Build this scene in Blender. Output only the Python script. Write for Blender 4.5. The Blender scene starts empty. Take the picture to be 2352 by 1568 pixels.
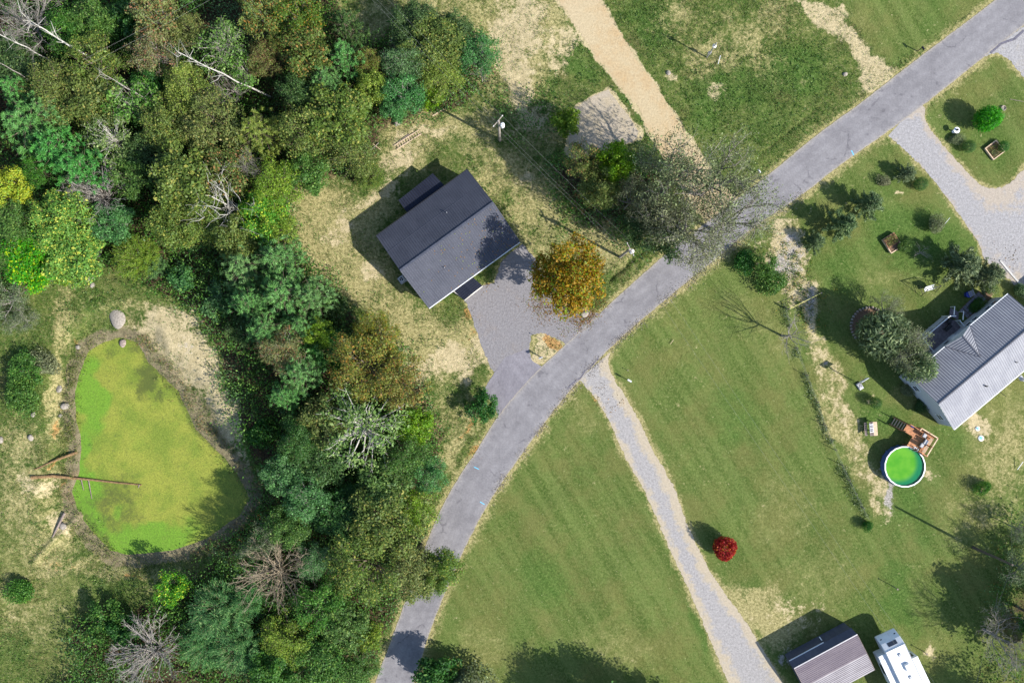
import bpy, bmesh, math, random
import numpy as np
from mathutils import Vector, Matrix
from mathutils.geometry import tessellate_polygon

# ------------------------------------------------------------------ camera, sky, sun, exposure
SC = bpy.context.scene
COL = SC.collection
S = 17.5          # plan units per metre on the ground
H = 104.0         # flight height of the drone (m)
ELEV = math.radians(35.8)
SUN_XY = Vector((.885, -.465, 0)).normalized()

cam_d = bpy.data.cameras.new("camera")
cam_d.sensor_width = 36.0
cam_d.lens = 36.0 * (S * H) / 2352.0
cam_d.clip_start = 1.0
cam_d.clip_end = 6000.0
cam = bpy.data.objects.new("camera", cam_d)
cam.location = (0, 0, H)
COL.objects.link(cam)
SC.camera = cam

W = bpy.data.worlds.new("World")
SC.world = W
W.use_nodes = True
wn = W.node_tree
wn.nodes.clear()
sky = wn.nodes.new("ShaderNodeTexSky")
sky.sky_type = 'NISHITA'
sky.sun_disc = False
sky.sun_elevation = ELEV
sky.sun_rotation = math.atan2(SUN_XY.x, SUN_XY.y)
sky.air_density = 1.0
sky.dust_density = 0.6
bg = wn.nodes.new("ShaderNodeBackground")
bg.inputs[1].default_value = 0.125
wo = wn.nodes.new("ShaderNodeOutputWorld")
wn.links.new(sky.outputs[0], bg.inputs[0])
wn.links.new(bg.outputs[0], wo.inputs[0])

sun_d = bpy.data.lights.new("sun", 'SUN')
sun_d.energy = 4.9
sun_d.angle = math.radians(0.55)
sun_d.color = (1.0, 0.95, 0.87)
sun = bpy.data.objects.new("sun", sun_d)
COL.objects.link(sun)
travel = Vector((-SUN_XY.x * math.cos(ELEV), -SUN_XY.y * math.cos(ELEV), -math.sin(ELEV)))
sun.rotation_euler = travel.to_track_quat('-Z', 'Y').to_euler()
sun.location = (60, -40, 60)

SC.view_settings.view_transform = 'Standard'
SC.view_settings.look = 'None'
SC.view_settings.exposure = 1.06
SC.view_settings.gamma = 1.0
SC.view_settings.use_curve_mapping = False
SC.render.engine = 'CYCLES'
SC.cycles.max_bounces = 6
SC.cycles.transparent_max_bounces = 4

rng = np.random.default_rng(7)
random.seed(7)

# ------------------------------------------------------------------ helpers
def P(dx, dy, z=0.0):
    """plan point of a survey sheet drawn from above, at height z"""
    k = (H - z) / H / S
    return Vector(((dx - 1176) * k, (784 - dy) * k, z))

def tag(o, label=None, cat=None, group=None, kind=None):
    if label: o['label'] = label
    if cat: o['category'] = cat
    if group: o['group'] = group
    if kind: o['kind'] = kind
    return o

def empty(name, loc, rz=0.0, label=None, cat=None, group=None):
    o = bpy.data.objects.new(name, None)
    o.empty_display_size = 0.3
    o.location = loc
    o.rotation_euler = (0, 0, rz)
    COL.objects.link(o)
    tag(o, label, cat, group)
    return o

def org(p):
    v = Vector((0, 0, 0))
    while p is not None:
        v += p.location
        p = p.parent
    return v

class MB:
    """collects shapes; build() links them as one mesh object"""
    def __init__(s, M=None):
        s.v = []; s.f = []; s.M = M
    def _add(s, vs, fs):
        b = len(s.v)
        for q in vs:
            q = Vector(q)
            s.v.append(s.M @ q if s.M else q)
        s.f += [tuple(b + i for i in f) for f in fs]
    def box(s, c, d, rz=0.0, ry=0.0, rx=0.0, taper=1.0):
        R = Matrix.Rotation(rz, 3, 'Z') @ Matrix.Rotation(ry, 3, 'Y') @ Matrix.Rotation(rx, 3, 'X')
        vs = []
        for z in (-.5, .5):
            t = taper if z > 0 else 1.0
            for x, y in ((-.5, -.5), (.5, -.5), (.5, .5), (-.5, .5)):
                vs.append(Vector(c) + R @ Vector((x * d[0] * t, y * d[1] * t, z * d[2])))
        s._add(vs, [(0, 3, 2, 1), (4, 5, 6, 7), (0, 1, 5, 4), (1, 2, 6, 5), (2, 3, 7, 6), (3, 0, 4, 7)])
    def bar(s, a, b, w, h=None):
        a = Vector(a); b = Vector(b); h = h or w
        d = (b - a).normalized()
        up = Vector((0, 0, 1)) if abs(d.z) < .95 else Vector((1, 0, 0))
        x = d.cross(up).normalized(); y = x.cross(d).normalized()
        vs = []
        for p in (a, b):
            for i, j in ((-1, -1), (1, -1), (1, 1), (-1, 1)):
                vs.append(p + x * (i * w / 2) + y * (j * h / 2))
        s._add(vs, [(0, 1, 2, 3), (7, 6, 5, 4), (0, 4, 5, 1), (1, 5, 6, 2), (2, 6, 7, 3), (3, 7, 4, 0)])
    def tube(s, pts, rad, n=6, cap=True):
        pts = [Vector(p) for p in pts]
        vs = []
        for i, p in enumerate(pts):
            d = (pts[min(i + 1, len(pts) - 1)] - pts[max(i - 1, 0)])
            d = d.normalized() if d.length > 1e-6 else Vector((0, 0, 1))
            up = Vector((0, 0, 1)) if abs(d.z) < .9 else Vector((1, 0, 0))
            x = d.cross(up).normalized(); y = x.cross(d)
            r = rad[i] if hasattr(rad, '__len__') else rad
            for k in range(n):
                a = 2 * math.pi * k / n
                vs.append(p + x * (r * math.cos(a)) + y * (r * math.sin(a)))
        fs = []
        for i in range(len(pts) - 1):
            for k in range(n):
                k2 = (k + 1) % n
                fs.append((i * n + k, i * n + k2, (i + 1) * n + k2, (i + 1) * n + k))
        if cap:
            fs.append(tuple(range(n - 1, -1, -1)))
            fs.append(tuple((len(pts) - 1) * n + k for k in range(n)))
        s._add(vs, fs)
    def cyl(s, c, r, h, n=16, r2=None):
        c = Vector(c)
        s.tube([c, c + Vector((0, 0, h))], [r, r if r2 is None else r2], n)
    def prism(s, pts, z0, z1):
        n = len(pts)
        vs = [Vector((p[0], p[1], z0)) for p in pts] + [Vector((p[0], p[1], z1)) for p in pts]
        fs = [tuple(range(n - 1, -1, -1)), tuple(range(n, 2 * n))]
        fs += [(i, (i + 1) % n, n + (i + 1) % n, n + i) for i in range(n)]
        s._add(vs, fs)
    def slab(s, a, b, c, d, t=.08):
        """slab whose top is quad abcd, thickness t downwards"""
        q = [Vector(p) for p in (a, b, c, d)]
        lo = [p - Vector((0, 0, t)) for p in q]
        s._add(q + lo, [(0, 1, 2, 3), (7, 6, 5, 4), (0, 4, 5, 1), (1, 5, 6, 2), (2, 6, 7, 3), (3, 7, 4, 0)])
    def face(s, *pts):
        s._add(pts, [tuple(range(len(pts)))])
    def blobby(s, c, r, seed=0, sub=2, sq=(1, 1, 1), rough=.25, rz=0):
        bm = bmesh.new()
        bmesh.ops.create_icosphere(bm, subdivisions=sub, radius=1)
        rn = random.Random(seed)
        ks = [(Vector((rn.gauss(0, 1), rn.gauss(0, 1), rn.gauss(0, 1))).normalized(), rn.uniform(-rough, rough)) for _ in range(9)]
        R = Matrix.Rotation(rz, 3, 'Z')
        vs = []
        for v in bm.verts:
            f = 1 + sum(a * max(0, v.co.dot(d)) ** 3 for d, a in ks)
            q = v.co * f * r
            vs.append(Vector(c) + R @ Vector((q.x * sq[0], q.y * sq[1], q.z * sq[2])))
        fs = [tuple(x.index for x in f.verts) for f in bm.faces]
        bm.free()
        s._add(vs, fs)
    def build(s, name, mat, parent=None, smooth=False, bevel=0.0):
        o0 = org(parent)
        me = bpy.data.meshes.new(name)
        me.from_pydata([tuple(v - o0) for v in s.v], [], s.f)
        me.validate()
        bm = bmesh.new(); bm.from_mesh(me)
        bmesh.ops.recalc_face_normals(bm, faces=bm.faces)
        bm.to_mesh(me); bm.free()
        me.materials.append(mat)
        if smooth:
            me.shade_smooth()
        o = bpy.data.objects.new(name, me)
        COL.objects.link(o)
        o.parent = parent
        if bevel:
            m = o.modifiers.new("bevel", 'BEVEL'); m.width = bevel; m.segments = 2
        return o

def frame(o, ang):
    return Matrix.Translation(o) @ Matrix.Rotation(ang, 4, 'Z')

def arr_mesh(name, V, F, attr=None):
    """mesh from numpy arrays; F is (n,k)"""
    me = bpy.data.meshes.new(name)
    n, k = F.shape
    me.vertices.add(len(V)); me.vertices.foreach_set('co', V.astype(np.float32).ravel())
    me.loops.add(n * k); me.loops.foreach_set('vertex_index', F.astype(np.int32).ravel())
    me.polygons.add(n); me.polygons.foreach_set('loop_start', np.arange(0, n * k, k, dtype=np.int32))
    if attr:
        for nm, a in attr.items():
            if a.ndim == 1:
                at = me.attributes.new(nm, 'FLOAT', 'POINT'); at.data.foreach_set('value', a.astype(np.float32))
            else:
                at = me.attributes.new(nm, 'FLOAT_COLOR', 'POINT')
                c = np.ones((len(a), 4), np.float32); c[:, :a.shape[1]] = a
                at.data.foreach_set('color', c.ravel())
    me.update(calc_edges=True)
    return me

_lat = {}
def vnoise(x, y, sc, seed=0):
    if seed not in _lat:
        _lat[seed] = np.random.default_rng(1000 + seed).random((256, 256))
    L = _lat[seed]
    x = np.asarray(x) / sc + 1000.3; y = np.asarray(y) / sc + 1000.7
    xi = np.floor(x).astype(int); yi = np.floor(y).astype(int)
    fx = x - xi; fy = y - yi
    fx = fx * fx * (3 - 2 * fx); fy = fy * fy * (3 - 2 * fy)
    a = L[xi % 256, yi % 256]; b = L[(xi + 1) % 256, yi % 256]
    c = L[xi % 256, (yi + 1) % 256]; d = L[(xi + 1) % 256, (yi + 1) % 256]
    return (a * (1 - fx) + b * fx) * (1 - fy) + (c * (1 - fx) + d * fx) * fy

def fnoise(x, y, sc, seed=0, oc=3):
    v = 0; t = 0; a = 1
    for i in range(oc):
        v = v + a * vnoise(x, y, sc / 2 ** i, seed + i); t += a; a *= .5
    return v / t

def sstep(a, b, x):
    t = np.clip((x - a) / (b - a), 0, 1)
    return t * t * (3 - 2 * t)

def sdf(x, y, poly):
    """signed distance, negative inside"""
    d = np.full(x.shape, 1e18); s = np.ones(x.shape)
    n = len(poly); j = n - 1
    for i in range(n):
        xi, yi = poly[i]; xj, yj = poly[j]
        ex, ey = xj - xi, yj - yi
        wx, wy = x - xi, y - yi
        t = np.clip((wx * ex + wy * ey) / (ex * ex + ey * ey + 1e-9), 0, 1)
        bx, by = wx - ex * t, wy - ey * t
        d = np.minimum(d, bx * bx + by * by)
        c1 = y >= yi; c2 = y < yj; c3 = ex * wy > ey * wx
        flip = (c1 & c2 & c3) | (~c1 & ~c2 & ~c3)
        s = np.where(flip, -s, s)
        j = i
    return s * np.sqrt(d)

# ------------------------------------------------------------------ materials
class NT:
    def __init__(s, name):
        s.m = bpy.data.materials.new(name); s.m.use_nodes = True
        s.t = s.m.node_tree; s.t.nodes.clear()
        s.out = s.t.nodes.new("ShaderNodeOutputMaterial")
    def n(s, typ, ins=None, **kw):
        nd = s.t.nodes.new("ShaderNode" + typ)
        for k, v in kw.items(): setattr(nd, k, v)
        if ins:
            for k, v in ins.items():
                sk = nd.inputs[k]
                if hasattr(v, 'is_output') or isinstance(v, bpy.types.NodeSocket): s.t.links.new(v, sk)
                else: sk.default_value = v
        return nd
    def math(s, op, a, b=0.0, c=None):
        d = {0: a, 1: b}
        if c is not None: d[2] = c
        return s.n("Math", d, operation=op).outputs[0]
    def mix(s, f, a, b, mode='MIX'):
        nd = s.n("Mix", data_type='RGBA', blend_type=mode)
        for k, v in ((0, f), (6, a), (7, b)):
            if isinstance(v, bpy.types.NodeSocket): s.t.links.new(v, nd.inputs[k])
            else: nd.inputs[k].default_value = v if k == 0 else (*v[:3], 1)
        return nd.outputs[2]
    def step(s, v, lo, hi, a=0.0, b=1.0):
        return s.n("MapRange", {0: v, 1: lo, 2: hi, 3: a, 4: b}, interpolation_type='SMOOTHSTEP').outputs[0]
    def noise(s, sc, det=3.0, rough=.55, vec=None, dist=0.0):
        d = {'Scale': sc, 'Detail': det, 'Roughness': rough, 'Distortion': dist}
        if vec is not None: d['Vector'] = vec
        return s.n("TexNoise", d).outputs[0]
    def along(s, co, ang, sx, sy):
        r = s.n("Mapping", {'Vector': co, 'Rotation': (0, 0, -ang)}).outputs[0]
        return s.n("Mapping", {'Vector': r, 'Scale': (sx, sy, 1)}).outputs[0]
    def voro(s, sc, vec=None, feature='F1', out=0):
        d = {'Scale': sc}
        if vec is not None: d['Vector'] = vec
        return s.n("TexVoronoi", d, feature=feature).outputs[out]
    def finish(s, col, rough=.8, bump=None, bstr=.3, bdist=.05, spec=.3, metal=0.0):
        nd = s.n("BsdfPrincipled", {'Roughness': rough, 'Specular IOR Level': spec, 'Metallic': metal})
        if isinstance(col, bpy.types.NodeSocket): s.t.links.new(col, nd.inputs[0])
        else: nd.inputs[0].default_value = (*col[:3], 1)
        if bump is not None:
            b = s.n("Bump", {'Height': bump, 'Strength': bstr, 'Distance': bdist})
            s.t.links.new(b.outputs[0], nd.inputs['Normal'])
        s.t.links.new(nd.outputs[0], s.out.inputs[0])
        return s.m

def srgb(r, g, b, k=1.0):
    f = lambda c: ((c / 255 + .055) / 1.055) ** 2.4 if c > 10 else c / 255 / 12.92
    return (f(r) * k, f(g) * k, f(b) * k)

def plain(name, col, rough=.7, var=.25, sc=6.0, spec=.3, metal=0.0, bstr=.15):
    t = NT(name)
    co = t.n("TexCoord").outputs[3]
    a = t.noise(sc, 4, .6, co)
    c = t.mix(t.step(a, .3, .7), [x * (1 - var) for x in col], [min(1, x * (1 + var)) for x in col])
    return t.finish(c, rough, a, bstr, .01, spec, metal)

def leafmat(name, A, B, C, cut=.8, trans=.45, varh=.12):
    """leaf: A..B by clump value, C for a share of single leaves"""
    A, B, C = [(q[0] * 1.02, q[1] * 1.30, q[2] * 1.12 * (.66 if q[2] < .36 * q[1] else .78)) if q[1] > q[0] * .75 else (q[0], q[1], q[2] * .8) for q in (A, B, C)]
    t = NT(name)
    v = t.n("Attribute", attribute_name='v').outputs[2]
    w = t.n("Attribute", attribute_name='w').outputs[2]
    r = t.n("ObjectInfo").outputs['Random']
    c = t.mix(v, A, B)
    c = t.mix(t.math('GREATER_THAN', w, cut), c, C)
    k = t.math('ADD', t.math('MULTIPLY', w, .5), .75)
    hs = t.n("HueSaturation", {'Hue': t.math('ADD', t.math('MULTIPLY', t.math('SUBTRACT', r, .5), varh * .35), .5),
                               'Saturation': t.math('ADD', t.math('MULTIPLY', r, .2), .9), 'Value': k, 'Color': c})
    col = hs.outputs[0]
    d = t.n("BsdfDiffuse", {'Color': col}); tr = t.n("BsdfTranslucent", {'Color': col})
    g = t.n("BsdfGlossy", {'Roughness': .6, 'Color': (.8, .85, .9, 1)})
    m1 = t.n("MixShader", {0: trans}); t.t.links.new(d.outputs[0], m1.inputs[1]); t.t.links.new(tr.outputs[0], m1.inputs[2])
    m2 = t.n("MixShader", {0: .02}); t.t.links.new(m1.outputs[0], m2.inputs[1]); t.t.links.new(g.outputs[0], m2.inputs[2])
    t.t.links.new(m2.outputs[0], t.out.inputs[0])
    return t.m
# ------------------------------------------------------------------ plans (sheet units)
ROAD_L = [(800,1760),(861,1568),(900,1465),(950,1329),(980,1244),(1010,1172),(1056,1090),(1097,1032),(1140,959),(1190,897),(1240,845),(1290,800),(1340,752),(1380,717),(1469,635),(1537,576),(1640,497),(1764,403),(1877,308),(1979,236),(2065,167),(2178,82),(2287,0),(2480,-160)]
ROAD_R = [(2600,-90),(2400,20),(2335,72),(2270,123),(2202,178),(2116,246),(2048,297),(1942,369),(1843,448),(1723,526),(1650,590),(1585,641),(1516,699),(1458,747),(1393,806),(1340,865),(1311,894),(1263,953),(1205,1034),(1149,1111),(1105,1185),(1069,1254),(1025,1353),(990,1440),(957,1545),(890,1760)]
ROAD = ROAD_L + ROAD_R
APRON = [(1190,905),(1150,965),(1136,935),(1112,893),(1135,856),(1160,820),(1212,800),(1222,828),(1245,842)]
WDRIVE = [(1069,689),(1083,724),(1097,771),(1114,816),(1133,853),(1165,830),(1222,832),(1216,800),(1222,768),(1250,766),(1288,782),(1300,792),(1345,752),(1378,722),(1350,712),(1330,690),(1260,650),(1235,600),(1200,560),(1150,600),(1135,652),(1110,655)]
SDRIVE = [(1330,872),(1346,888),(1380,929),(1405,978),(1428,1034),(1457,1085),(1482,1128),(1505,1180),(1527,1234),(1556,1300),(1585,1360),(1607,1410),(1629,1463),(1674,1568),(1720,1700),(1860,1700),(1800,1568),(1770,1520),(1745,1480),(1722,1440),(1690,1396),(1674,1374),(1633,1316),(1605,1260),(1578,1203),(1551,1124),(1525,1075),(1499,1034),(1472,973),(1434,905),(1404,860),(1395,833),(1402,808),(1375,835)]
EDRIVE = [(2040,312),(2062,330),(2100,365),(2135,402),(2165,440),(2195,480),(2222,520),(2250,560),(2262,600),(2290,618),(2330,650),(2420,760),(2700,900),(2700,250),(2500,300),(2352,385),(2320,425),(2275,438),(2235,412),(2190,362),(2150,315),(2122,275),(2126,248),(2116,240),(2080,268)]
NEDRIVE = [(2262,130),(2290,120),(2315,135),(2340,165),(2400,230),(2600,250),(2600,40),(2480,0),(2352,60),(2300,98)]
DIRTROAD = [(1220,-120),(1255,-40),(1284,0),(1312,40),(1332,75),(1369,133),(1421,195),(1469,253),(1496,308),(1530,370),(1570,430),(1600,480),(1630,506),(1690,460),(1672,440),(1640,405),(1619,376),(1590,330),(1564,291),(1535,245),(1506,198),(1480,160),(1458,126),(1417,65),(1380,0),(1355,-40),(1300,-120)]
PAD = [(1325,245),(1360,222),(1397,205),(1417,232),(1441,262),(1467,301),(1462,318),(1440,330),(1380,345),(1325,358),(1308,350),(1305,310)]
POND = [(225,783),(270,772),(310,785),(335,830),(375,868),(405,900),(425,940),(445,985),(480,1020),(510,1050),(540,1090),(562,1125),(570,1150),(548,1190),(510,1215),(470,1245),(400,1270),(330,1280),(280,1283),(240,1272),(200,1230),(165,1185),(150,1130),(168,1085),(174,1040),(170,1000),(160,960),(158,900),(170,850),(190,805)]
LAWN = [(957,1545),(1025,1353),(1069,1254),(1149,1111),(1263,953),(1340,865),(1393,806),(1516,699),(1650,590),(1843,448),(2048,297),(2270,123),(2352,60),(3500,-800),(5000,2500),(3500,4000),(600,4000),(860,1760)]
WOOD = [(-400,-400),(760,-200),(775,0),(850,110),(930,40),(1130,80),(1150,150),(1060,230),(960,270),(870,310),(850,400),(740,440),(680,470),(690,560),(760,640),(820,760),(960,800),(1000,950),(1020,1100),(985,1200),(940,1330),(880,1450),(840,1600),(700,1900),(-100,1900),(170,1540),(180,1430),(330,1380),(420,1330),(570,1250),(620,1180),(612,1090),(560,980),(515,850),(470,760),(400,665),(230,610),(200,640),(110,640),(0,700),(-400,800)]
ISLAND = [(1222,768),(1250,766),(1288,782),(1292,795),(1262,822),(1230,838),(1218,828),(1216,800)]
STRIP = [(1757,542),(1791,587),(1815,662),(1836,737),(1852,800),(1880,870),(1915,950),(1955,1040),(1985,1110),(2012,1180),(2020,1190),(2035,1165),(2010,1100),(1990,1040),(1965,960),(1945,900),(1905,800),(1877,720),(1867,662),(1843,566),(1832,508)]
HARD = [ROAD, APRON, WDRIVE, SDRIVE, EDRIVE, NEDRIVE, DIRTROAD, PAD]

# ------------------------------------------------------------------ ground sheet
def axis(lim, st):
    a = list(np.arange(-lim, lim + 1e-6, st))
    ext = []; x = lim; d = st
    while x < 2500:
        d *= 1.45; x += d; ext.append(x)
    return np.array([-e for e in reversed(ext)] + a + ext)
gx = axis(72, .3); gy = axis(49.5, .3)
X, Y = np.meshgrid(gx, gy); X = X.ravel(); Y = Y.ravel()
DX = X * S + 1176; DY = 784 - Y * S
dp = sdf(DX, DY, POND)
dh = np.full(X.shape, 1e9)
for q in HARD: dh = np.minimum(dh, sdf(DX, DY, q))
near = sstep(10, 90, dh)
yard = sstep(60, 200, np.minimum(np.hypot(DX - 1030, DY - 545) - 150, np.hypot(DX - 2240, DY - 830) - 60))
Z = near * yard * ((fnoise(X, Y, 9, 3) - .5) * .5 + (fnoise(X, Y, 1.4, 9, 2) - .5) * .10 * (1 - .75 * (sdf(DX, DY, LAWN) < 0)))
# pond basin: steep bank, muddy shelf
bank = .84 * sstep(80, 22, dp + (fnoise(DX, DY, 60, 21) - .5) * 26) + .16 * sstep(4, -14, dp)
Z = Z * (1 - bank) - 1.25 * bank + bank * (1 - bank) * (fnoise(X, Y, .9, 30, 3) - .5) * .9
# water-worn gully and low dam to the west of the pond
Z += .35 * sstep(.9, 0, np.abs((DX - 125) * .75 + (DY - 1240) * .66) / 14) * (np.hypot(DX - 120, DY - 1235) < 75)
# roadside ditch on the north side
ditch = np.abs(sdf(DX, DY, ROAD) - 38) / 16
nside = (DX + DY * 1.2 < 2180)
Z -= .28 * sstep(1, 0, ditch) * nside * (DX > 1400) * (np.minimum(sdf(DX, DY, DIRTROAD), 60) > 25)
k = H / (H - Z)
U = X * S * k + 1176; V = 784 - Y * S * k          # where each point shows on the sheet

wu = U + (fnoise(U, V, 60, 41, 5) - .5) * 70; wv = V + (fnoise(U, V, 60, 51, 5) - .5) * 70
def blob(cx, cy, rx, ry, a=0, st=1.0, soft=.8):
    a = math.radians(a); c, s = math.cos(a), math.sin(a)
    x = wu - cx; y = wv - cy
    d = np.hypot((x * c + y * s) / rx, (-x * s + y * c) / ry)
    return st * sstep(1 + soft, 1 - soft, d)
def area(poly, soft=10, st=1.0, off=0):
    return st * sstep(soft, -soft, sdf(wu, wv, poly) - off)
def add(*m):
    r = np.zeros(X.shape)
    for q in m: r = np.maximum(r, q)
    return r
lawn = sstep(3, -3, sdf(U, V, LAWN))
big = fnoise(U, V, 120, 61)
mid = fnoise(U, V, 38, 71)

mL = add(lawn, area([(1962,60),(1945,0),(1900,-300),(2600,-300),(2280,0),(2065,160),(2000,110)], 12))
mF = add(area(WOOD, 16), blob(1480, 450, 85, 120, 20, .55), blob(640, 1250, 120, 130, 0, 1), blob(570, 930, 40, 130, -25, .6), blob(1400, 470, 110, 80, 20, .8), blob(1330, 420, 70, 60, 30, .7), blob(1230, 270, 70, 50, 20, .55), blob(1150, 230, 50, 20, 20, .5), blob(2330, 1420, 60, 170, 0, .5))  # forest floor and litter; blobs by the pad also stand in for tree shade
mT = add(  # straw and thin dry grass
    blob(770, 560, 90, 150, -30, .9), blob(830, 640, 60, 90, -30, .95), blob(960, 790, 120, 75, 20, 1.0), blob(1060, 800, 60, 60, 0, 1.0),
    blob(900, 720, 70, 60, 0, .8), blob(930, 330, 60, 60, -30, .8), blob(1000, 290, 80, 45, 0, .75), blob(860, 470, 60, 40, -35, .8),
    blob(1160, 400, 110, 90, 0, .58), blob(1100, 300, 70, 60, 0, .6), blob(1230, 470, 70, 90, 0, .62), blob(1370, 560, 90, 60, 20, .72),
    blob(1230, 560, 60, 40, 0, .6), blob(980, 30, 200, 60, 0, .5), blob(1080, 60, 70, 90, 0, .55), blob(860, 60, 60, 60, 0, .5),
    blob(1180, 120, 60, 150, -12, .9), blob(1250, 60, 60, 100, 0, .8), blob(1245, 300, 60, 60, 0, .6), blob(1130, 170, 60, 60, 0, .6),
    blob(1640, 130, 60, 50, 10, .55), blob(1720, 100, 90, 40, 40, .5), blob(1560, 40, 60, 40, 0, .45), blob(1780, 40, 50, 40, 0, .5),
    blob(1060, 960, 60, 60, 0, .5), blob(1000, 980, 50, 50, 0, .45), blob(1040, 1050, 25, 60, 25, .65),
    blob(60, 1130, 90, 120, 0, .5), blob(230, 1300, 110, 16, 10, .5), blob(160, 1200, 20, 70, -20, .6), blob(300, 700, 90, 26, 10, .4), blob(40, 1010, 60, 60, 0, .6), blob(150, 740, 25, 80, 8, .75), blob(135, 900, 20, 100, 0, .85),
    blob(120, 1250, 60, 80, 20, .6), blob(60, 1400, 90, 60, 0, .35), blob(300, 1320, 150, 22, 8, .55), blob(330, 730, 60, 30, 20, .35),
    blob(1735, 1400, 90, 50, 25, .85), blob(1800, 1440, 60, 40, 0, .8), blob(2320, 1040, 60, 110, 20, .46), blob(2270, 1180, 90, 60, 0, .3),
    area(STRIP, 10, .52), blob(1940, 1000, 28, 120, -25, .62))
edge_road = sdf(U, V, ROAD)
mT = add(mT, sstep(15, 2, edge_road + (mid - .5) * 14) * .95, sstep(34, 4, edge_road + (mid - .5) * 18) * .42)
for q in (SDRIVE, EDRIVE, WDRIVE, NEDRIVE, APRON): mT = add(mT, sstep(16, 0, sdf(U, V, q) + (mid - .5) * 16) * .62)
mD = .92 * add(  # bare pale soil
    blob(1175, 130, 34, 130, -12, .95), blob(1215, 60, 45, 80, 0, .85), blob(1290, 110, 40, 60, 30, .6), blob(1200, 215, 28, 60, -5, .95),
    blob(1050, 830, 55, 30, 15, 1.0), blob(985, 850, 60, 22, 10, .75), blob(1120, 800, 20, 40, 0, .8), blob(850, 630, 20, 24, 0, .7), blob(780, 520, 40, 30, -30, .6),
    blob(930, 340, 28, 60, 35, .75), blob(870, 440, 60, 20, -38, .7), blob(990, 300, 40, 20, 0, .6), blob(1210, 420, 30, 30, 0, .6), blob(1225, 270, 40, 40, 0, .7),
    area([(1825,0),(1942,0),(1955,62),(1996,109),(2065,161),(2030,192),(1993,205),(1962,137),(1928,89),(1870,51)], 12, .78),
    blob(1655, 215, 20, 14, 0, .6), blob(1545, 170, 14, 10, 0, .7), area(STRIP, 9, .36), blob(1805, 600, 44, 95, -15, 1.0), blob(1852, 690, 30, 70, -15, 1.0),
    blob(1900, 850, 16, 40, -20, .4), area(ISLAND, 4, .75), blob(370, 725, 38, 30, 20, .9), blob(430, 830, 50, 100, -30, 1.0), blob(510, 940, 34, 90, -30, .95), blob(380, 750, 70, 55, 20, .8), blob(560, 1060, 26, 60, -30, .6), blob(90, 1110, 40, 22, 0, .7), blob(140, 1190, 30, 30, 0, .7),
    blob(1705, 1400, 40, 20, 30, .3), blob(2248, 990, 22, 34, -25, .75), blob(2030, 1140, 14, 50, -20, .55), blob(2000, 1095, 22, 14, 0, .6), blob(2045, 1120, 60, 14, -10, .3), blob(2125, 1080, 20, 20, 0, .55),
    blob(2285, 545, 30, 60, -35, .5), blob(2255, 670, 22, 30, 0, .35), blob(2065, 440, 10, 6, 0, .6), blob(1830, 1400, 70, 45, 10, .35), blob(2130, 1500, 16, 22, 0, .6), blob(2000, 915, 14, 8, 0, .5), blob(2030, 910, 20, 16, 0, .4))
for q in (DIRTROAD, PAD): mD = add(mD, sstep(10, 0, sdf(U, V, q) + (mid - .5) * 20))
mG = add(  # lush green
    blob(1700, 200, 120, 60, 0, .8), blob(1830, 160, 90, 60, 0, .8), blob(1620, 260, 60, 90, 0, .7), blob(1500, 60, 40, 60, -30, .8), blob(1460, 20, 40, 40, 0, .7),
    blob(1780, 270, 120, 60, -30, .55), blob(1340, 150, 30, 60, -35, .75), blob(1270, 190, 30, 40, 0, .6), blob(1450, 235, 14, 60, -38, .9), blob(1480, 290, 14, 40, -20, .8),
    blob(860, 740, 40, 60, -25, .95), blob(950, 780, 50, 20, 30, .7), blob(1000, 800, 22, 22, 0, .7), blob(1100, 400, 20, 60, -40, .5), blob(1040, 60, 40, 30, 0, .3),
    blob(2120, 560, 150, 90, 10, .8), blob(1930, 620, 60, 90, 0, .6), blob(2260, 340, 90, 100, 0, .55), blob(2050, 420, 60, 50, 0, .6), blob(2090, 1180, 60, 90, -25, .7), blob(2020, 960, 60, 60, 0, .65),
    blob(2070, 1380, 40, 120, -20, .75), blob(2190, 1000, 60, 50, 0, .6), blob(1680, 960, 60, 90, -30, .6), blob(1900, 1100, 70, 90, -30, .3), blob(1250, 1330, 110, 70, 30, .6), blob(1180, 1420, 60, 60, 0, .4),
    blob(1350, 1080, 60, 50, 0, .5), blob(1600, 1440, 20, 100, -20, .7), blob(1700, 1150, 60, 60, 0, .4), blob(230, 690, 60, 40, 0, .55), blob(170, 720, 20, 60, 0, .5), blob(60, 820, 50, 50, 0, .6), blob(70, 920, 50, 40, 0, .6),
    blob(250, 1350, 60, 30, 0, .5), blob(40, 1480, 50, 40, 0, .55), blob(1440, 740, 20, 60, 40, .4), blob(1990, 800, 50, 120, 0, .4), blob(2240, 760, 90, 60, 0, .3), blob(2150, 30, 60, 60, 0, .5),
    blob(1905, 900, 8, 150, -24, .6), blob(1450, 690, 30, 90, 50, .35))
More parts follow.
